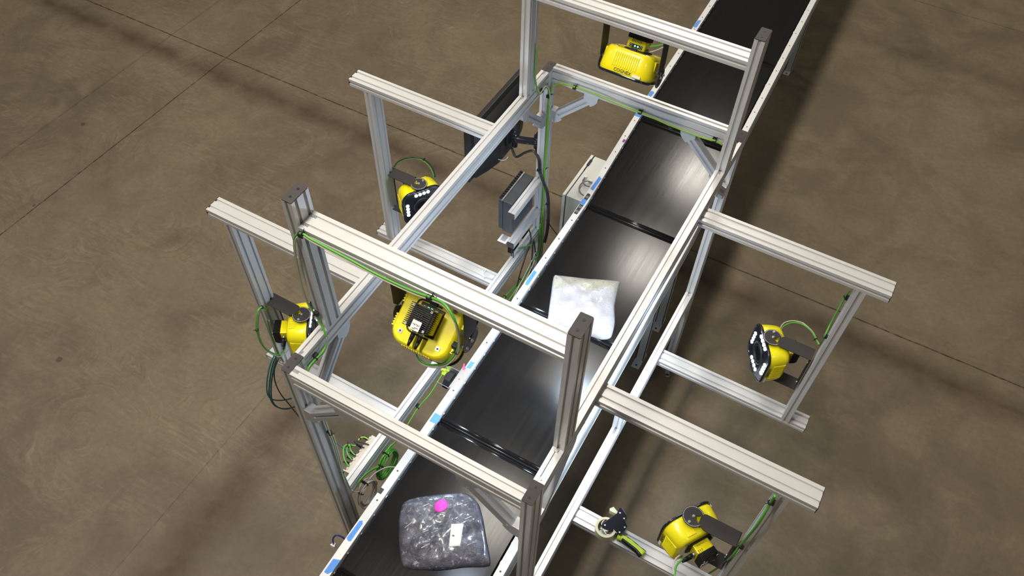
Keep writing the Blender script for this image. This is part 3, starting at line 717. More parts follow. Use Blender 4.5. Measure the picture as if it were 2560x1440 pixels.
s2white=[(-0.72, 0.526, -0.739), (-0.72, 0.495, -0.702), (-0.72, 0.467, -0.738), (-0.72, 0.438, -0.811), (-0.72, 0.429, -0.901), (-0.72, 0.44, -1.01), (-0.72, 0.47, -1.102), (-0.72, 0.514, -1.166), (-0.72, 0.553, -1.176), (-0.72, 0.572, -1.172)]
s2down=[(-0.72, 0.518, -0.82), (-0.72, 0.51, -0.921), (-0.72, 0.506, -1.033), (-0.72, 0.507, -1.135), (-0.72, 0.517, -1.233)]
teal1=[(-0.66, 0.431, -0.999), (-0.66, 0.381, -1.039), (-0.66, 0.333, -1.114), (-0.66, 0.303, -1.2), (-0.66, 0.309, -1.283), (-0.66, 0.356, -1.373), (-0.66, 0.42, -1.452), (-0.66, 0.477, -1.506), (-0.3, 0.299, -1.223), (-0.02, 0.154, -0.918), (-0.02, 0.181, -1.018), (-0.02, 0.215, -1.115)]
teal2=[(-0.66, 0.439, -1.017), (-0.66, 0.388, -1.069), (-0.66, 0.336, -1.162), (-0.66, 0.307, -1.249), (-0.66, 0.31, -1.353), (-0.66, 0.347, -1.453), (-0.66, 0.404, -1.537), (-0.66, 0.458, -1.581)]
teal3=[(-0.66, 0.443, -1.034), (-0.66, 0.392, -1.095), (-0.66, 0.341, -1.19), (-0.66, 0.311, -1.299), (-0.66, 0.327, -1.407), (-0.66, 0.383, -1.513), (-0.66, 0.47, -1.591)]
dark1=[(-0.66, 0.45, -1.053), (-0.66, 0.397, -1.102), (-0.66, 0.373, -1.194), (-0.66, 0.376, -1.331), (-0.66, 0.4, -1.482), (-0.66, 0.424, -1.642), (-0.4, 0.295, -1.381)]
s1loop=[(-0.793, 1.788, -0.8), (-0.796, 1.839, -0.8), (-0.771, 1.886, -0.8), (-0.727, 1.921, -0.8), (-0.67, 1.934, -0.8), (-0.611, 1.915, -0.8), (-0.561, 1.879, -0.8), (-0.531, 1.841, -0.8)]
s1green=[(-0.814, 1.811, -0.84), (-0.814, 1.877, -0.84), (-0.775, 1.929, -0.84), (-0.732, 1.954, -0.84), (-0.675, 1.95, -0.84), (-0.62, 1.925, -0.84), (-0.575, 1.887, -0.84), (-0.558, 1.865, -0.84)]
railgreen=[(0.062, 0.998, -1.315), (0.062, 0.919, -1.335), (0.062, 0.811, -1.356), (0.062, 0.69, -1.331), (0.062, 0.587, -1.352), (0.062, 0.507, -1.36)]
railgreen2=[(0.062, 2.122, -1.163), (0.062, 2.147, -1.426), (0.062, 2.084, -1.487), (0.062, 1.974, -1.496), (0.062, 1.88, -1.479), (0.062, 1.794, -1.459), (0.062, 1.674, -1.424), (0.062, 1.587, -1.434)]
railgreen3=[(0.09, 2.065, -1.408), (0.09, 1.98, -1.381), (0.09, 1.961, -1.485), (0.09, 1.823, -1.439), (0.09, 1.734, -1.444), (0.09, 1.676, -1.442)]
raildark=[(0.1, 2.014, -1.349), (0.1, 1.965, -1.14), (0.1, 1.955, -1.287), (0.1, 1.951, -1.447), (0.1, 1.862, -1.497), (0.1, 1.754, -1.482)]
blackbundle=[(-0.125, 2.12, -0.667), (-0.067, 2.12, -0.607), (-0.02, 2.12, -0.569), (0.01, 2.12, -0.583), (0.028, 2.12, -0.625), (0.029, 2.13, -0.708), (0.043, 2.13, -0.751), (0.067, 2.13, -0.806), (0.09, 2.13, -0.864), (0.104, 2.13, -0.962), (0.111, 2.13, -1.087), (0.108, 2.13, -1.222), (0.096, 2.13, -1.328)]
blackthin=[(0.062, 2.215, -1.214), (0.062, 2.314, -1.388), (0.062, 2.428, -1.583)]
wirewhite=[(-0.215, 2.0, -0.59), (-0.18, 2.0, -0.615), (-0.134, 2.0, -0.599), (-0.113, 2.0, -0.564)]
postcable=[(0.056, 0.085, -0.651), (0.056, 0.08, -0.848), (0.056, 0.071, -1.01), (0.056, 0.077, -1.22)]
ped1=[(0.643, 1.901, 0.537), (0.67, 1.901, 0.549), (0.7, 1.901, 0.568)]
ped2=[(0.648, 1.901, 0.509), (0.673, 1.901, 0.527), (0.703, 1.901, 0.555)]
hubA = [(-0.03, 0.185, -1.25), (-0.07, 0.204, -1.25), (-0.104, 0.237, -1.25), (-0.119, 0.267, -1.25), (-0.108, 0.284, -1.25), (-0.079, 0.295, -1.25)]
hubB = [(-0.037, 0.223, -1.25), (-0.065, 0.233, -1.25), (-0.091, 0.251, -1.25), (-0.101, 0.274, -1.25), (-0.091, 0.296, -1.25)]
hubC = [(-0.039, 0.254, -1.25), (-0.064, 0.26, -1.25), (-0.087, 0.274, -1.25), (-0.09, 0.288, -1.25), (-0.068, 0.301, -1.25)]
hubD = [(-0.035, 0.364, -1.25), (-0.06, 0.363, -1.25), (-0.076, 0.348, -1.25), (-0.075, 0.332, -1.25)]
hubE = [(-0.023, 0.311, -1.25), (-0.051, 0.314, -1.25), (-0.083, 0.314, -1.25), (-0.087, 0.32, -1.25), (-0.062, 0.329, -1.25), (-0.012, 0.339, -1.25)]
PLUGS0 = [(-0.033, 0.26, -1.27), (-0.033, 0.231, -1.27), (-0.031, 0.201, -1.27), (-0.028, 0.368, -1.27), (-0.031, 0.315, -1.27)]
tealhub = [(-0.276, 0.26, -1.25), (-0.165, 0.262, -1.25), (-0.118, 0.256, -1.25), (-0.073, 0.255, -1.25)]
PLUGS = [(p[0], p[1]) for p in PLUGS0]
cable(c1a, 0.0046, 'green', 'bright green cable from the near left post along the near raised crossbeam to its scanner', [(3, (0.050, 0.082, -0.45)), (7, (0.050, 0.17, -0.05)), (12, (0.030, 0.226, 0.12)), (20, (0.020, 0.226, 0.42)), (26, (0.16, 0.228, 0.588)), (30, (0.50, 0.228, 0.588)), (35,)])
cable(c1a, 0.0032, 'beige', 'beige cable running just under the green one along the near raised crossbeam', [], (0.003, -0.003, -0.0085))
cable(far_green, 0.0046, 'lime', 'light green cable climbing the far left post and crossing the far top crossbeam', [(3,), (6, (0.048, 2.15, -0.16)), (9, (0.15, 2.188, -0.075)), (12, (0.40, 2.188, -0.075)), (15, (0.72, 2.188, -0.075))])
cable(far_branch, 0.0042, 'green', 'short green cable curving from the far left post to the far left upright', [(4, (0.046, 2.12, -0.06))])
cable(far_branch[:7], 0.003, 'beige', 'short beige cable beside the green one at the top of the far left post', [], (0.004, -0.002, 0.008))
cable(far_green[:6], 0.0042, 'green', 'darker green cable strapped to the inner face of the far left post', [], (-0.0005, -0.011, 0))
cable(s5loop, 0.0042, 'green', 'green cable arching from the far right scanner to its hanging post', [(6,), (9, (1.852, 1.64, -0.33)), (12, (1.852, 1.63, -0.14))])
cable(s5white, 0.003, 'beige', 'thin beige cable arching above the far right scanner beside the green one')
cable(s6main, 0.0055, 'green', 'thick green cable sagging down the near right hanging post', [(1, (1.852, 0.50, -0.13)), (5, (1.852, 0.50, -0.62))])
cable(s6plug, 0.0046, 'green', 'green cable leaving the near right scanner plug at the lower picture edge')
cable(s6white, 0.0034, 'beige', 'beige cable leaving the near right scanner plug at the lower picture edge')
cable(s2loop, 0.0046, 'green', 'green cable loop left of the near left hanging post', [(1,), (4,)])
cable(s2white, 0.003, 'beige', 'thin pale cable loop left of the near left hanging post')
cable(s2down, 0.004, 'beige', 'beige cable running down the left side of the near left hanging post')
cable(s2down, 0.004, 'green', 'green cable running down behind the near left hanging post', [], (-0.012, 0, 0))
cable(teal1[:8], 0.0042, 'teal', 'dark teal cable, upper of three loops hanging left of the near left corner post')
cable(teal2, 0.0042, 'teal', 'dark teal cable, middle loop of three hanging left of the near left corner post')
cable(teal3, 0.0042, 'teal', 'dark teal cable, lowest loop of three hanging left of the near left corner post')
cable(dark1, 0.0036, 'cable_black', 'black cable slanting behind the near left corner post from the teal loops')
cable(tealhub, 0.0040, 'teal', 'dark teal cable running from behind the near left post to the beige junction block')
cable(s1loop, 0.0044, 'cable_black', 'black cable arching over the bracket of the far left scanner', [(4,)])
cable(s1green, 0.0040, 'green', 'green cable under the black arch at the far left scanner')
cable(railgreen, 0.0042, 'green', 'green cable clipped along the inside of the left low rail, near stretch', [(3, (0.047, 0.72, -1.33))])
cable(railgreen2, 0.0055, 'green', 'green cable bundle along the inside of the left low rail, far stretch', [(4,), (6,)])
cable(railgreen3, 0.0040, 'green', 'thin green cable between the far left low rail and the conveyor')
cable(raildark, 0.0040, 'cable_black', 'black cable tangled between the far left low rail and the conveyor')
cable([(-0.160, 2.13, -0.62)] + blackbundle, 0.0075, 'cable_black', 'thick black cable bundle from the monitor down the far left post', [(6,), (10,)])
cable(blackbundle[3:], 0.0045, 'cable_black', 'slim black cable beside the thick bundle on the far left post', [], (0.012, -0.004, 0.004))
cable(blackthin, 0.0035, 'cable_black', 'thin black cable slanting from the far left post towards the grey control box')
cable(wirewhite, 0.0016, 'label_white', 'thin pale wire curving under the monitor arm')
cable(postcable, 0.0036, 'beige', 'beige cable down the inner face of the near left corner post', [(2,)], (0.004, 0.004, 0))
cable(ped1, 0.0038, 'green', 'short green cable behind the far hanging scanner')
cable(ped2, 0.0026, 'beige', 'short pale cable behind the far hanging scanner')
cable([(0.03, 1.90, -1.20), (0.06, 1.98, -1.235), (0.075, 2.06, -1.27)], 0.005, 'green', 'green cable crossing over the far end of the left low rail')
cable([(0.02, 2.05, -1.16), (0.055, 2.02, -1.23), (0.07, 1.93, -1.27), (0.075, 1.85, -1.36), (0.08, 1.80, -1.45)], 0.004, 'cable_black', 'black cable crossing over the far end of the left low rail')
for i, dx in enumerate((0.0, 0.012)):
    cable([(-0.004 + dx, 1.87, -1.08), (0.000 + dx, 1.86, -1.16), (0.006 + dx, 1.855, -1.25), (0.0 + dx, 1.86, -1.36)], 0.0034, 'cable_black', ['left', 'right'][i] + ' of two black cables dropping below the computer bars')
for i, (yy, zz) in enumerate(((1.72, -1.37), (1.66, -1.40), (1.60, -1.43))):
    cable([(0.10, yy + 0.30, zz + 0.08), (0.105, yy + 0.18, zz + 0.02), (0.11, yy + 0.05, zz - 0.02), (0.125, yy - 0.1, zz - 0.06)], 0.003, 'beige', ['upper', 'middle', 'lower'][i] + ' grey wire of the loom beneath the left conveyor rail', [], (0.02 * i, 0, 0))

def coil(cy, cz, ry, rz, n, r, mat, x0, label, neck):
    o = None; mb = MB(); rnd = random.Random(n)
    for i in range(n):
        k = 1 - 0.032 * i + rnd.uniform(-.02, .02); dx = rnd.uniform(-0.012, 0.014); ph = rnd.uniform(-.1, .1)
        pts = [(x0 + dx + 0.006 * math.sin(t * 2 + i), cy + ry * k * math.cos(t + ph) + rnd.uniform(-.003, .003), cz + rz * k * math.sin(t + ph)) for t in [2 * math.pi * q / 14 for q in range(14)]]
        mb.tube(pts, r, 7, 0, 3, True)
    for p in neck: mb.tube(p, r, 7, 0, 5)
    o = obj('coiled_cable', mb, mat); tag(o, label, 'cable')
    tie((x0, cy + ry * 0.1, cz + rz * 0.93), (0, 1, 0), o, 0.022, (0.047, cy + ry * 0.1, cz + rz * 0.95)); tie((x0 + 0.004, cy - ry * 0.55, cz + rz * 0.72), (0, 1, 0.6), o, 0.018)
coil(0.350, -1.41, 0.088, 0.108, 9, 0.0042, 'green', 0.078, 'coil of bright green cable hanging from the left low rail',
     [[(0.08 + i * 0.004, 0.35, -1.31), (0.078, 0.39 + i * 0.008, -1.285 - i * 0.004), (0.082, 0.44 + 0.006 * i, -1.30 - i * 0.006), (0.095, 0.50, -1.325)] for i in range(4)] +
     [[(0.075 + i * 0.006, 0.30, -1.335), (0.068, 0.25, -1.30 - i * 0.008), (0.064, 0.20, -1.27 - i * 0.008), (0.060, 0.15, -1.265), (0.062, 0.13, -1.29)] for i in range(2)])
coil(0.165, -1.43, 0.075, 0.115, 8, 0.0033, 'beige', 0.072, 'coil of beige grey cable beside the near left corner post',
     [[(0.075, 0.20, -1.33), (0.085, 0.25, -1.325), (0.12, 0.31, -1.33), (0.17, 0.34, -1.34)], [(0.07, 0.12, -1.33), (0.064, 0.10, -1.30), (0.06, 0.09, -1.26)]])

# ------------------------------------------------------------------ junction block on the left low rail
jb = thing('junction_block', (-0.02, 0.28, -1.33), 'beige junction block with black cable plugs on the near left low rail', 'junction box')
mb = MB(); mb.box(-0.036, -0.001, 0.158, 0.400, -1.318, -1.262)
for i in range(8): mb.box(-0.040, -0.028, 0.170 + i * 0.029, 0.184 + i * 0.029, -1.300, -1.258)
obj('body', mb, 'beige', jb, bevel=0.002)
for i, (px, py) in enumerate(PLUGS):
    mb = MB(); mb.cyl((-0.036, py + 0.004, -1.280), (-0.050, py + 0.004, -1.276), 0.007, 12, 1); mb.cyl((-0.050, py + 0.004, -1.276), (-0.078, py, -1.266), 0.0085, 12, 0, 0.006); obj('cable_plug', mb, ['black', 'steel'], jb)
for i in range(3):
    mb = MB(); mb.cyl((-0.036, 0.172 + i * 0.04, -1.296), (-0.075, 0.168 + i * 0.04, -1.30), 0.006, 10, 0, 0.003); obj('blank_plug', mb, 'white_plastic', jb)
HB = [(hubA, 'green', 'nearest'), (hubB, 'green', 'second nearest'), (hubC, 'green', 'third nearest'), (hubD, 'lime', 'farthest')]
for pts, mt, wd in HB: cable(pts, 0.0042, mt, wd + ' of the four green leads bending into the beige junction block', [(len(pts) - 2,)])
cable(hubE, 0.004, 'cable_black', 'black lead bending into the beige junction block')

# ------------------------------------------------------------------ computer on the two capped bars
pc = thing('industrial_computer', (-0.045, 2.0, -1.08), 'dark grey fanless computer with finned edge fixed to two aluminium bars', 'computer')
mb = MB(); mb.box(-0.066, -0.003, 1.862, 2.130, -1.046, -0.779); obj('case', mb, 'pc_grey', pc, bevel=0.003)
mb = MB(); mb.prism([(1.862, -1.03), (1.885, -1.052), (2.110, -1.052), (2.130, -1.03), (2.130, -0.80), (2.110, -0.782), (1.862, -0.782)], 'x', -0.096, -0.068); obj('cooling_cover', mb, 'grey_paint' if False else 'pc_grey', pc, bevel=0.002)
mb = MB()
mb.box(-0.074, -0.066, 1.862, 2.130, -0.782, -0.775, 1)
for i in range(13): y = 1.872 + i * 0.0205; mb.box(-0.096, -0.074, y, y + 0.006, -0.784, -0.772); mb.box(-0.096, -0.082, y + 0.006, y + 0.012, -0.779, -0.772)
obj('cooling_fins', mb, ['black', 'steel'], pc)
mb = MB(); mb.box(-0.0029, -0.0019, 1.895, 1.965, -0.945, -0.865); mb.box(-0.0029, -0.0019, 1.930, 1.990, -0.925, -0.85); obj('data_label', mb, 'label_white', pc)
mb = MB(); mb.box(-0.068, -0.010, 1.800, 1.862, -1.080, -1.077); mb.box(-0.068, -0.010, 1.800, 1.862, -1.0775, -1.0765); obj('mounting_plate', mb, 'label_white', pc)
mb = MB(); mb.box(-0.056, -0.022, 1.812, 1.862, -1.0766, -1.0755); obj('mounting_plate_recess', mb, 'alu_cast', pc)

# small power modules below the computer
for i, (x0, x1, y0, y1, z0, z1, mt, lab) in enumerate([(-0.075, -0.025, 2.06, 2.14, -1.30, -1.235, 'black_paint', 'black power module behind the far end of the left low rail'),
        (-0.06, -0.012, 1.92, 1.985, -1.31, -1.25, 'black', 'small black power module beside the left low rail, nearer than the other'),
        (0.14, 0.20, 2.10, 2.40, -1.50, -1.46, 'pc_grey', 'dark grey motor bracket under the conveyor near the far left post')]):
    mb = MB(); mb.box(x0, x1, y0, y1, z0, z1)
    for k in range(4): mb.box(x0 + 0.006, x0 + 0.016, y0 + 0.008 + k * 0.014, y0 + 0.016 + k * 0.014, z1, z1 + 0.006)
    o = obj('power_module', mb, mt, bevel=0.002); tag(o, lab, 'power supply')

# ------------------------------------------------------------------ monitor
mo = thing('monitor', (-0.262, 2.13, -0.72), 'black flat monitor seen from behind on a swing arm at the far left post', 'monitor')
mb = MB(); mb.prism([(-0.292, -0.690), (-0.292, -0.300), (-0.264, -0.300), (-0.246, -0.330), (-0.246, -0.655), (-0.264, -0.690)], 'y', 1.812, 2.450); obj('housing', mb, 'black', mo, bevel=0.004)
mb = MB(); mb.box(-0.2935, -0.2915, 1.826, 2.436, -0.672, -0.316); obj('screen', mb, 'glass', mo)
mb = MB()
def mring(x, y0, y1, z0, z1, c): return [(x, y0 + c, z0), (x, y1 - c, z0), (x, y1, z0 + c), (x, y1, z1 - c), (x, y1 - c, z1), (x, y0 + c, z1), (x, y0, z1 - c), (x, y0, z0 + c)]
mb.loft([mring(-0.250, 1.84, 2.42, -0.688, -0.320, .02), mring(-0.215, 1.90, 2.37, -0.680, -0.350, .04), mring(-0.185, 1.97, 2.30, -0.665, -0.385, .05), mring(-0.172, 2.02, 2.24, -0.640, -0.42, .04)]); obj('rear_cover', mb, 'black', mo, bevel=0.004)
mb = MB(); mb.box(-0.173, -0.160, 2.075, 2.175, -0.57, -0.47); obj('mounting_plate', mb, 'black', mo, bevel=0.002)
mb = MB(); mb.cyl((-0.143, 2.135, -0.600), (-0.143, 2.135, -0.455), 0.017, 16); mb.box(-0.162, -0.14, 2.11, 2.15, -0.555, -0.485)
mb.tube([(-0.143, 2.135, -0.545), (-0.08, 2.15, -0.540), (-0.012, 2.165, -0.530)], 0.022, 12)
mb.cyl((-0.014, 2.165, -0.575), (-0.014, 2.165, -0.485), 0.018, 16); mb.box(-0.014, -0.001, 2.150, 2.190, -0.610, -0.455)
obj('swing_arm', mb, 'gloss_black', mo)

# ------------------------------------------------------------------ control box left of the conveyor
cbx = thing('control_box', (0.14, 2.68, -1.70), 'light grey electrical cabinet fixed beside the left conveyor rail', 'electrical box')
mb = MB(); mb.box(0.078, 0.190, 2.465, 2.900, -1.70, -1.20); obj('body', mb, 'enclosure', cbx, bevel=0.003)
mb = MB(); mb.box(0.072, 0.078, 2.470, 2.895, -1.695, -1.204); obj('door_seal', mb, 'ink', cbx)
mb = MB(); mb.box(0.050, 0.072, 2.462, 2.903, -1.703, -1.198); obj('door', mb, 'enclosure', cbx, bevel=0.003)
mb = MB(); mb.box(0.068, 0.084, 2.790, 2.850, -1.2, -1.190); mb.box(0.072, 0.078, 2.74, 2.90, -1.2, -1.194); obj('latch', mb, 'black', cbx)
for gx, gy in ((0.117, 2.672), (0.163, 2.652)):
    mb = MB(); mb.cyl((gx, gy, -1.2), (gx, gy, -1.188), 0.014, 6); mb.cyl((gx, gy, -1.188), (gx, gy, -1.176), 0.011, 12); obj('cable_gland', mb, 'white_plastic', cbx)
cable([(0.117, 2.665, -1.185), (0.121, 2.62, -1.178), (0.155, 2.595, -1.178), (0.185, 2.60, -1.18)], 0.0045, 'conduit', 'short grey conduit leaving the rear gland on the control box')
cable([(0.185, 2.64, -1.18), (0.150, 2.635, -1.176), (0.125, 2.60, -1.178), (0.128, 2.555, -1.178), (0.155, 2.515, -1.178), (0.185, 2.505, -1.18)], 0.0045, 'conduit', 'grey conduit looping over the top of the control box')

# ------------------------------------------------------------------ things on the left conveyor rail
def tape(pts, mat, label, marks=0, z=ZT + 0.0006, grp='blue masking tape pieces on the left conveyor rail'):
    mb = MB(); mb.prism(pts, 'z', z, z + 0.0007)
    o = obj('tape_piece', mb, mat); tag(o, label, 'tape', grp if mat == 'blue_tape' else None)
    if marks:
        k = MB(); rnd = random.Random(marks); cx = sum(p[0] for p in pts) / len(pts); y0 = min(p[1] for p in pts) + 0.02; y1 = max(p[1] for p in pts) - 0.03; n = 5
        P_ = [(cx + rnd.uniform(-.005, .005), y0 + (y1 - y0) * (i + rnd.uniform(-.3, .3)) / 14, z + 0.0008) for i in range(14)]
        for a, b in ((0, 4), (5, 9), (10, 14)): k.tube(P_[a:b], 0.0005, 5, 0, 4)
        obj('pen_marks', k, 'navy', o)
    return o
tape([(.2452, -.064), (.2572, -.056), (.2672, -.069), (.2682, -.166), (.256, -.172), (.242, -.163)], 'blue_tape', 'long blue tape strip with pen marks on the left rail, nearest the large dark parcel', 3)
tape([(.2475, -.275), (.281, -.262), (.281, -.322), (.268, -.345), (.2475, -.345)], 'blue_tape', 'blue tape square on the left rail at the lower picture edge')
tape([(.2415, .613), (.284, .614), (.284, .575), (.279, .559), (.2415, .5565)], 'blue_tape', 'blue tape square on the left rail below the near yellow hanging scanner')
tape([(.238, .990), (.246, .980), (.262, .987), (.262, .936), (.238, .934)], 'blue_tape', 'small pale blue tape on the left rail behind the bare steel plate')
tape([(.232, 1.725), (.255, 1.717), (.257, 1.612), (.250, 1.598), (.236, 1.606), (.233, 1.63)], 'blue_tape', 'long blue tape strip with pen marks on the left rail beside the white parcel', 5)
tape([(.2245, 2.640), (.232, 2.645), (.2345, 2.634), (.2485, 2.632), (.2475, 2.503), (.2245, 2.5085)], 'blue_tape', 'long blue tape strip with pen marks on the left rail beside the grey control box', 7)
tape([(.176, 3.350), (.218, 3.347), (.2175, 3.318), (.176, 3.318)], 'blue_tape', 'blue tape across the joint of the two conveyors')
tape([(.168, 3.625), (.188, 3.632), (.199, 3.616), (.195, 3.565), (.170, 3.572)], 'blue_tape', 'small blue tape on the far conveyor rail beyond the far top crossbeam')
tape([(.141, 4.62), (.165, 4.64), (.169, 4.53), (.150, 4.52), (.141, 4.535)], 'blue_tape', 'farthest blue tape on the left rail, beyond the far raised crossbeam')
tape([(.214, 3.055), (.229, 3.055), (.229, 3.025), (.214, 3.025)], 'purple', 'tiny purple tape square on the left rail')
tape([(.127, 5.08), (.142, 5.08), (.142, 5.00), (.134, 5.00), (.127, 5.02)], 'red', 'small red tape at the top of the picture on the far left rail')
pe = thing('photo_sensor', (0.245, 2.36, ZT), 'black sensor strip with round lenses set in the left rail', 'sensor')
mb = MB(); mb.prism([(.228, 2.262), (.248, 2.260), (.252, 2.268), (.252, 2.455), (.246, 2.463), (.230, 2.465), (.227, 2.455)], 'z', ZT, ZT + 0.002); obj('body', mb, 'black_cap', pe)
for y in (2.430, 2.330, 2.285):
    mb = MB(); mb.torus((0.240, y, ZT + 0.002), 0.0075, 0.001, 'z', 18, 6); mb.cyl((0.240, y, ZT + 0.002), (0.240, y, ZT + 0.0025), 0.003, 10, 1); obj('lens_ring', mb, ['label_white', 'black'], pe)
tape([(.2235, 2.404), (.251, 2.404), (.252, 2.350), (.2235, 2.349)], 'blue_tape', 'blue tape square over the black sensor strip', 0, ZT + 0.0027)
sp = thing('steel_sensor_bracket', (0.21, 0.86, ZT - 0.08), 'bare steel plate on the left rail carrying a black photo eye', 'sensor')
mb = MB(); mb.box(.2235, .273, .782, .930, ZT + 0.0006, ZT + 0.003); mb.box(.2205, .2235, .782, .930, ZT - 0.055, ZT + 0.003); mb.box(.135, .2215, .895, .898, ZT - 0.055, ZT - 0.002); mb.box(.135, .2215, .790, .793, ZT - 0.055, ZT - 0.03); obj('plate', mb, 'steel', sp, bevel=0.001)
mb = MB(); mb.cyl((.244, .850, ZT + 0.003), (.244, .850, ZT + 0.0036), 0.003, 10); obj('plate_hole', mb, 'ink', sp)
mb = MB(); mb.prism([(.790, ZT - .055), (.790, ZT - .035), (.815, ZT - .004), (.860, ZT + .004), (.885, ZT - .015), (.885, ZT - .055)], 'x', .168, .205); mb.torus((.165, .845, ZT - .025), 0.019, 0.006, 'x', 20, 8); mb.cyl((.160, .845, ZT - .025), (.17, .845, ZT - .025), 0.008, 12)
obj('photo_eye', mb, 'black', sp, bevel=0.002)
mb = MB(); mb.torus((.137, .872, ZT - .035), 0.018, 0.005, 'y', 18, 8); mb.box(.120, .150, .860, .895, ZT - .06, ZT - .05); obj('yellow_cover', mb, 'lime_plastic', sp)
mb = MB(); rib = [(.214, .950), (.220, .946), (.232, .930), (.240, .928), (.238, .914), (.230, .910), (.225, .916), (.217, .936)]
mb.prism(rib, 'z', ZT + 0.0035, ZT + 0.0055); o = obj('ribbon', mb, 'pink'); tag(o, 'scrap of pink ribbon beside the steel plate on the left rail', 'ribbon')
bw = thing('wire_with_connector', (0.19, -0.19, -1.25), 'dark blue wire with white plug hanging off the left rail at the lower edge', 'cable')
mb = MB(); mb.tube([(.245, -.165, ZT - .035), (.215, -.170, ZT + .0), (.195, -.180, ZT + .012), (.184, -.195, ZT - .01), (.183, -.205, ZT - .06)], 0.0042, 8); obj('wire', mb, 'navy', bw)
mb = MB(); mb.box(.174, .192, -.216, -.196, ZT - .090, ZT - .062); mb.box(.178, .190, -.213, -.199, ZT - .115, ZT - .090); mb.box(.170, .196, -.214, -.210, ZT - .068, ZT - .062); obj('plug', mb, 'white_plastic', bw, bevel=0.0015)
mb = MB(); mb.box(.236, .2435, .098, .128, ZT - 0.03, ZT + 0.001); mb.box(.2435, .256, .098, .128, ZT + 0.0002, ZT + 0.001); o = obj('edge_clip', mb, 'black_cap'); tag(o, 'small black clip on the left rail edge by the beige coil', 'clip')

# ------------------------------------------------------------------ parcels on the belts
def pillow(outline, h, z0, seed, wr=0.006, band=None):
    rnd = random.Random(seed); P = [Vector((x, y)) for x, y in outline]; N = len(P); Q = []
    for i in range(N):
        for k in range(6):
            t = k / 6; a, b, c, d = P[i - 1], P[i], P[(i + 1) % N], P[(i + 2) % N]
            cr = 0.5 * ((2 * b) + (c - a) * t + (2 * a - 5 * b + 4 * c - d) * t * t + (3 * b - a - 3 * c + d) * t ** 3); Q.append(b.lerp(c, t).lerp(cr, 0.75))
    n = len(Q); cx = sum((p for p in Q), Vector((0, 0))) / n
    ph = [rnd.uniform(0, 6.28) for _ in range(8)]
    def hz(x, y, t):
        w_ = math.sin(31 * x + ph[0]) * math.sin(23 * y + ph[1]) + 0.6 * math.sin(55 * x - 40 * y + ph[2]) + 0.5 * math.sin(20 * x + 62 * y + ph[3]) + 0.4 * math.sin(95 * x + 30 * y + ph[4])
        return h * (max(0.0, 1 - t ** 2.6) ** 0.55) + wr * w_ * min(1, (1 - t) * 4)
    mb = MB(); T = [1.0, 0.97, 0.93, 0.87, 0.79, 0.70, 0.60, 0.50, 0.40, 0.30, 0.20, 0.10]
    rings = [[(cx.x + (q.x - cx.x) * t, cx.y + (q.y - cx.y) * t, z0 + 0.004 + hz(cx.x + (q.x - cx.x) * t, cx.y + (q.y - cx.y) * t, t)) for q in Q] for t in T]
    base = [[(q.x, q.y, z0 + 0.001) for q in Q]]
    mb.loft(base + rings)
    if band:
        for i, f in enumerate(mb.f):
            c = sum((mb.v[k] for k in f), Vector((0, 0, 0))) / len(f)
            if band(c): mb.m[i] = 1
    def top(x, y):
        d = Vector((x, y)) - cx; best = 0
        for i in range(n):
            a = Q[i] - cx; b = Q[(i + 1) % n] - cx; den = d.x * (b.y - a.y) - d.y * (b.x - a.x)
            if abs(den) < 1e-9: continue
            k = (a.x * (b.y - a.y) - a.y * (b.x - a.x)) / den
            if k > 0:
                p = d * k; e = b - a
                s_ = (p - a).dot(e) / max(1e-9, e.dot(e))
                if -0.01 <= s_ <= 1.01: best = 1 / k; break
        return z0 + 0.004 + hz(x, y, min(0.999, best)) + 0.0018
    return mb, top
ZBELT = ZT - 0.024
mb, top1 = pillow([(.352, 1.752), (.372, 1.772), (.53, 1.835), (.705, 1.915), (.722, 1.885), (.760, 1.745), (.815, 1.630), (.838, 1.530), (.800, 1.490), (.735, 1.478), (.610, 1.450), (.487, 1.430), (.455, 1.490), (.395, 1.640)], 0.062, ZBELT, 5, 0.005,
                  lambda c: (c.y - 1.76) - (c.x - 0.36) * 0.43 > -0.105 + 0.02 * math.sin(40 * c.x) and (c.y - 1.76) - (c.x - 0.36) * 0.43 < -0.022)
o = obj('parcel', mb, ['bag_white', 'bag_cream']); tag(o, 'puffy white poly bag parcel with cream folded top on the belt', 'parcel')
mb, top2 = pillow([(.372, .118), (.395, .160), (.470, .225), (.612, .318), (.690, .305), (.752, .250), (.815, .175), (.893, .083), (.880, .055), (.800, .005), (.698, -.070), (.570, -.135), (.520, -.118), (.455, -.040), (.395, .050)], 0.070, ZBELT, 9, 0.007)
p2 = obj('parcel', mb, 'bag_dark'); tag(p2, 'clear plastic bag parcel of dark cloth with pink dot sticker on the belt', 'parcel')
def patch(pts, topf, name, mat, parent):
    mb = MB(); n = len(pts); c = Vector((sum(p[0] for p in pts) / n, sum(p[1] for p in pts) / n)); rings = []
    for t in (1.0, 0.75, 0.5, 0.25, 0.02): rings.append([((c.x + (p[0] - c.x) * t), (c.y + (p[1] - c.y) * t), topf(c.x + (p[0] - c.x) * t, c.y + (p[1] - c.y) * t)) for p in pts])
    lo = [[(x, y, z - 0.001) for x, y, z in rings[0]]]; mb.loft(lo + rings); return obj(name, mb, mat, parent)
M['pink_dot'] = simple('hot_pink_sticker', (0.86, 0.05, 0.48), 0.5)
patch([(.556 + .031 * math.cos(t), .183 + .037 * math.sin(t)) for t in [2 * math.pi * i / 28 for i in range(28)]], top2, 'dot_sticker', 'pink_dot', p2)
q4 = [(.652, .125), (.700, .158), (.742, .060), (.696, .030)]
patch([tuple(Vector(q4[i]).lerp(Vector(q4[(i + 1) % 4]), k / 4)) for i in range(4) for k in range(4)], top2, 'paper_label', 'label_white', p2)
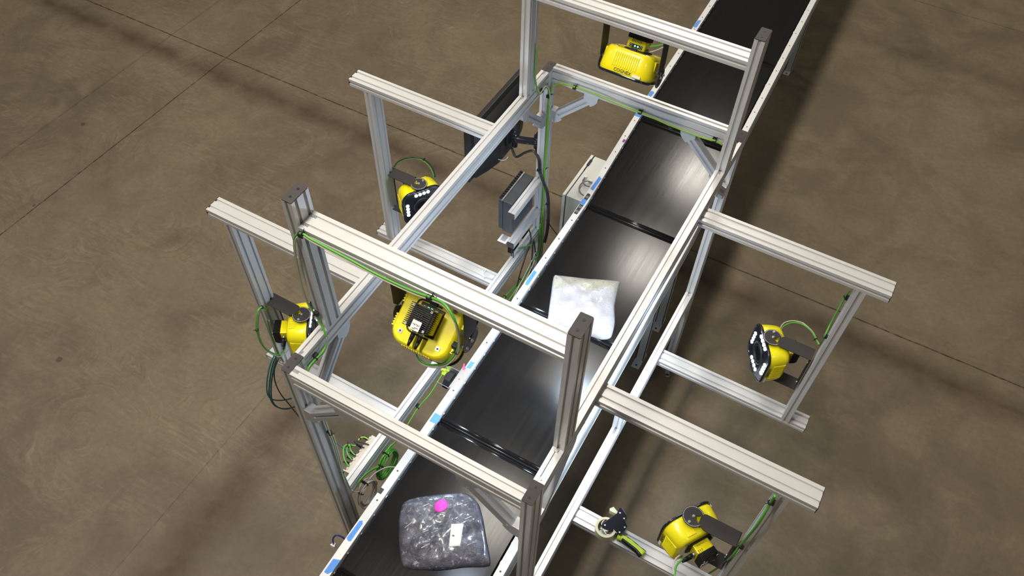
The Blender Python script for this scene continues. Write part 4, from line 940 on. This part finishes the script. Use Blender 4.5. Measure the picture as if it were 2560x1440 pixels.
for i, (x, y, a, ln) in enumerate([(.49, .15, .9, .035), (.47, .03, 1.1, .05), (.60, -.02, 1.0, .045), (.78, .10, 1.0, .05), (.70, .20, 1.1, .04), (.56, .04, 0.9, .03), (.63, .235, 1.0, .03)]):
    dx, dy = math.cos(a) * ln / 2, math.sin(a) * ln / 2; nx, ny = -math.sin(a) * .0022, math.cos(a) * .0022
    patch([(x - dx - nx, y - dy - ny), (x + dx - nx, y + dy - ny), (x + dx + nx, y + dy + ny), (x - dx + nx, y - dy + ny)], top2, 'pale_crease', 'bag_white', p2)

# ------------------------------------------------------------------ tape dispenser on the near right low arm
zt = ZA
tg = thing('tape_dispenser', (1.36, 0.56, zt), 'black and lime hand tape dispenser lying on the near right low arm', 'tape dispenser')
mb = MB(); c0 = (1.285, 0.548)
def ringp(ro, ri, z0, z1, mb, n=40, mi=0):
    v = []; f = []
    for i in range(n):
        t = 2 * math.pi * i / n
        for r_, z_ in ((ro, z0), (ro, z1), (ri, z1), (ri, z0)): v.append((c0[0] + r_ * math.cos(t), c0[1] + r_ * math.sin(t), z_))
    for i in range(n):
        j = (i + 1) % n
        for k in range(4): f.append((i * 4 + k, i * 4 + (k + 1) % 4, j * 4 + (k + 1) % 4, j * 4 + k))
    mb.add(v, f, mi, None, False)
ringp(0.053, 0.0425, zt + 0.001, zt + 0.049, mb); obj('tape_roll', mb, 'pack_tape', tg)
mb = MB(); ringp(0.0424, 0.040, zt + 0.001, zt + 0.049, mb); obj('roll_core', mb, 'cardboard', tg)
mb = MB(); mb.tube([(1.262, .580, zt + .044), (1.258, .556, zt + .046), (1.280, .535, zt + .046), (1.300, .518, zt + .046), (1.318, .524, zt + .046)], 0.002, 6); mb.cyl((c0[0], c0[1], zt + .006), (c0[0], c0[1], zt + .046), 0.017, 20); obj('roll_hub', mb, 'white_plastic', tg)
mb = MB(); body = [(1.262, .540), (1.262, .556), (1.283, .600), (1.302, .640), (1.302, .672), (1.312, .678), (1.350, .655), (1.357, .640), (1.352, .625), (1.376, .604), (1.372, .560), (1.364, .545), (1.345, .545), (1.322, .553), (1.296, .537), (1.273, .534)]
mb.prism(body, 'z', zt + 0.050, zt + 0.053); mb.prism([(1.350, .655), (1.357, .640), (1.352, .625), (1.376, .604), (1.372, .560), (1.366, .562), (1.369, .602), (1.345, .622), (1.350, .640), (1.344, .650)], 'z', zt + 0.006, zt + 0.050)
obj('frame', mb, 'gloss_black', tg, bevel=0.002)
for (x, y) in ((1.315, .648), (1.345, .632), (1.276, .553), (1.367, .592), (1.355, .556)):
    mb = MB(); mb.cyl((x, y, zt + 0.053), (x, y, zt + 0.056), 0.0052, 12, 0, 0.004); obj('rivet', mb, 'steel', tg)
mb = MB(); mb.prism([(1.255, .662), (1.270, .682), (1.300, .668), (1.292, .640)], 'z', zt + 0.004, zt + 0.006); mb.box(1.262, 1.305, .640, .656, zt + 0.006, zt + 0.040); obj('clear_flap', mb, 'pack_tape', tg)
mb = MB(); path = [((1.352, .548), .017), ((1.366, .550), .018), ((1.380, .549), .015), ((1.395, .548), .0165), ((1.420, .545), .019), ((1.445, .540), .0175), ((1.468, .535), .018), ((1.488, .528), .021), ((1.500, .524), .024)]
rings = []
for i, (p, r_) in enumerate(path):
    a = Vector(path[min(i + 1, len(path) - 1)][0]) - Vector(path[max(i - 1, 0)][0]); a.normalize(); nr = Vector((-a.y, a.x))
    rings.append([(p[0] + nr.x * r_ * math.cos(t), p[1] + nr.y * r_ * math.cos(t), zt + 0.021 + 0.0165 * math.sin(t)) for t in [2 * math.pi * k / 20 for k in range(20)]])
mb.loft(rings); obj('handle', mb, 'lime_plastic', tg)
gp = MB(); rr2 = []
for i, (p, r_) in enumerate(path[2:]):
    a = Vector(path[min(i + 3, len(path) - 1)][0]) - Vector(path[i + 1][0]); a.normalize(); nr = Vector((-a.y, a.x))
    for sgn, wid in ((-1, 0.55),): pass
    rr2.append([(p[0] - nr.x * (r_ * 0.62) + nr.x * 0.010 * math.cos(t), p[1] - nr.y * (r_ * 0.62) + nr.y * 0.010 * math.cos(t), zt + 0.024 + 0.0150 * math.sin(t)) for t in [2 * math.pi * k / 14 for k in range(14)]])
gp.loft(rr2); r3 = []
for i, (p, r_) in enumerate(path[3:]):
    a = Vector(path[min(i + 4, len(path) - 1)][0]) - Vector(path[i + 2][0]); a.normalize(); nr = Vector((-a.y, a.x)); rw = r_ * (0.92 + 0.08 * math.cos(i * 3.0))
    r3.append([(p[0] + nr.x * (rw) + nr.x * 0.003 * math.cos(t), p[1] + nr.y * (rw) + nr.y * 0.003 * math.cos(t), zt + 0.020 + 0.011 * math.sin(t)) for t in [2 * math.pi * k / 10 for k in range(10)]])
gp.loft(r3); obj('rubber_grip', gp, 'black', tg)

# ------------------------------------------------------------------ odds and ends on the far left low arm
mb = MB(); za = ZA + 0.002
mb.tube([(-0.104, 1.690, za), (-0.092, 1.665, za + .004), (-0.072, 1.640, za + .004), (-0.060, 1.618, za)], 0.0022, 6); mb.tube([(-0.085, 1.694, za), (-0.085, 1.665, za + .006), (-0.080, 1.640, za + .006), (-0.058, 1.640, za)], 0.0022, 6)
o = obj('twist_ties', mb, 'white_plastic'); tag(o, 'two pale twist ties lying crossed on the far left low arm', 'cable tie')
mb = MB(); rnd = random.Random(4); rings = []
for i in range(6):
    t = math.pi * (i + 0.3) / 6.4; rings.append([(-0.020 + math.sin(t) * 0.017 * rnd.uniform(.8, 1.15) * math.cos(q), 1.655 + math.sin(t) * 0.017 * rnd.uniform(.8, 1.15) * math.sin(q), ZA + 0.014 - 0.013 * math.cos(t)) for q in [2 * math.pi * k / 12 for k in range(12)]])
mb.loft(rings, smooth=False); mb.tube([(-0.006, 1.67, ZA + .010), (0.002, 1.69, ZA + .014), (-0.003, 1.70, ZA + .006)], 0.002, 6)
o = obj('crumpled_tape_ball', mb, 'label_white'); tag(o, 'crumpled clear ball of tape on the far left low arm against the low rail', 'tape')
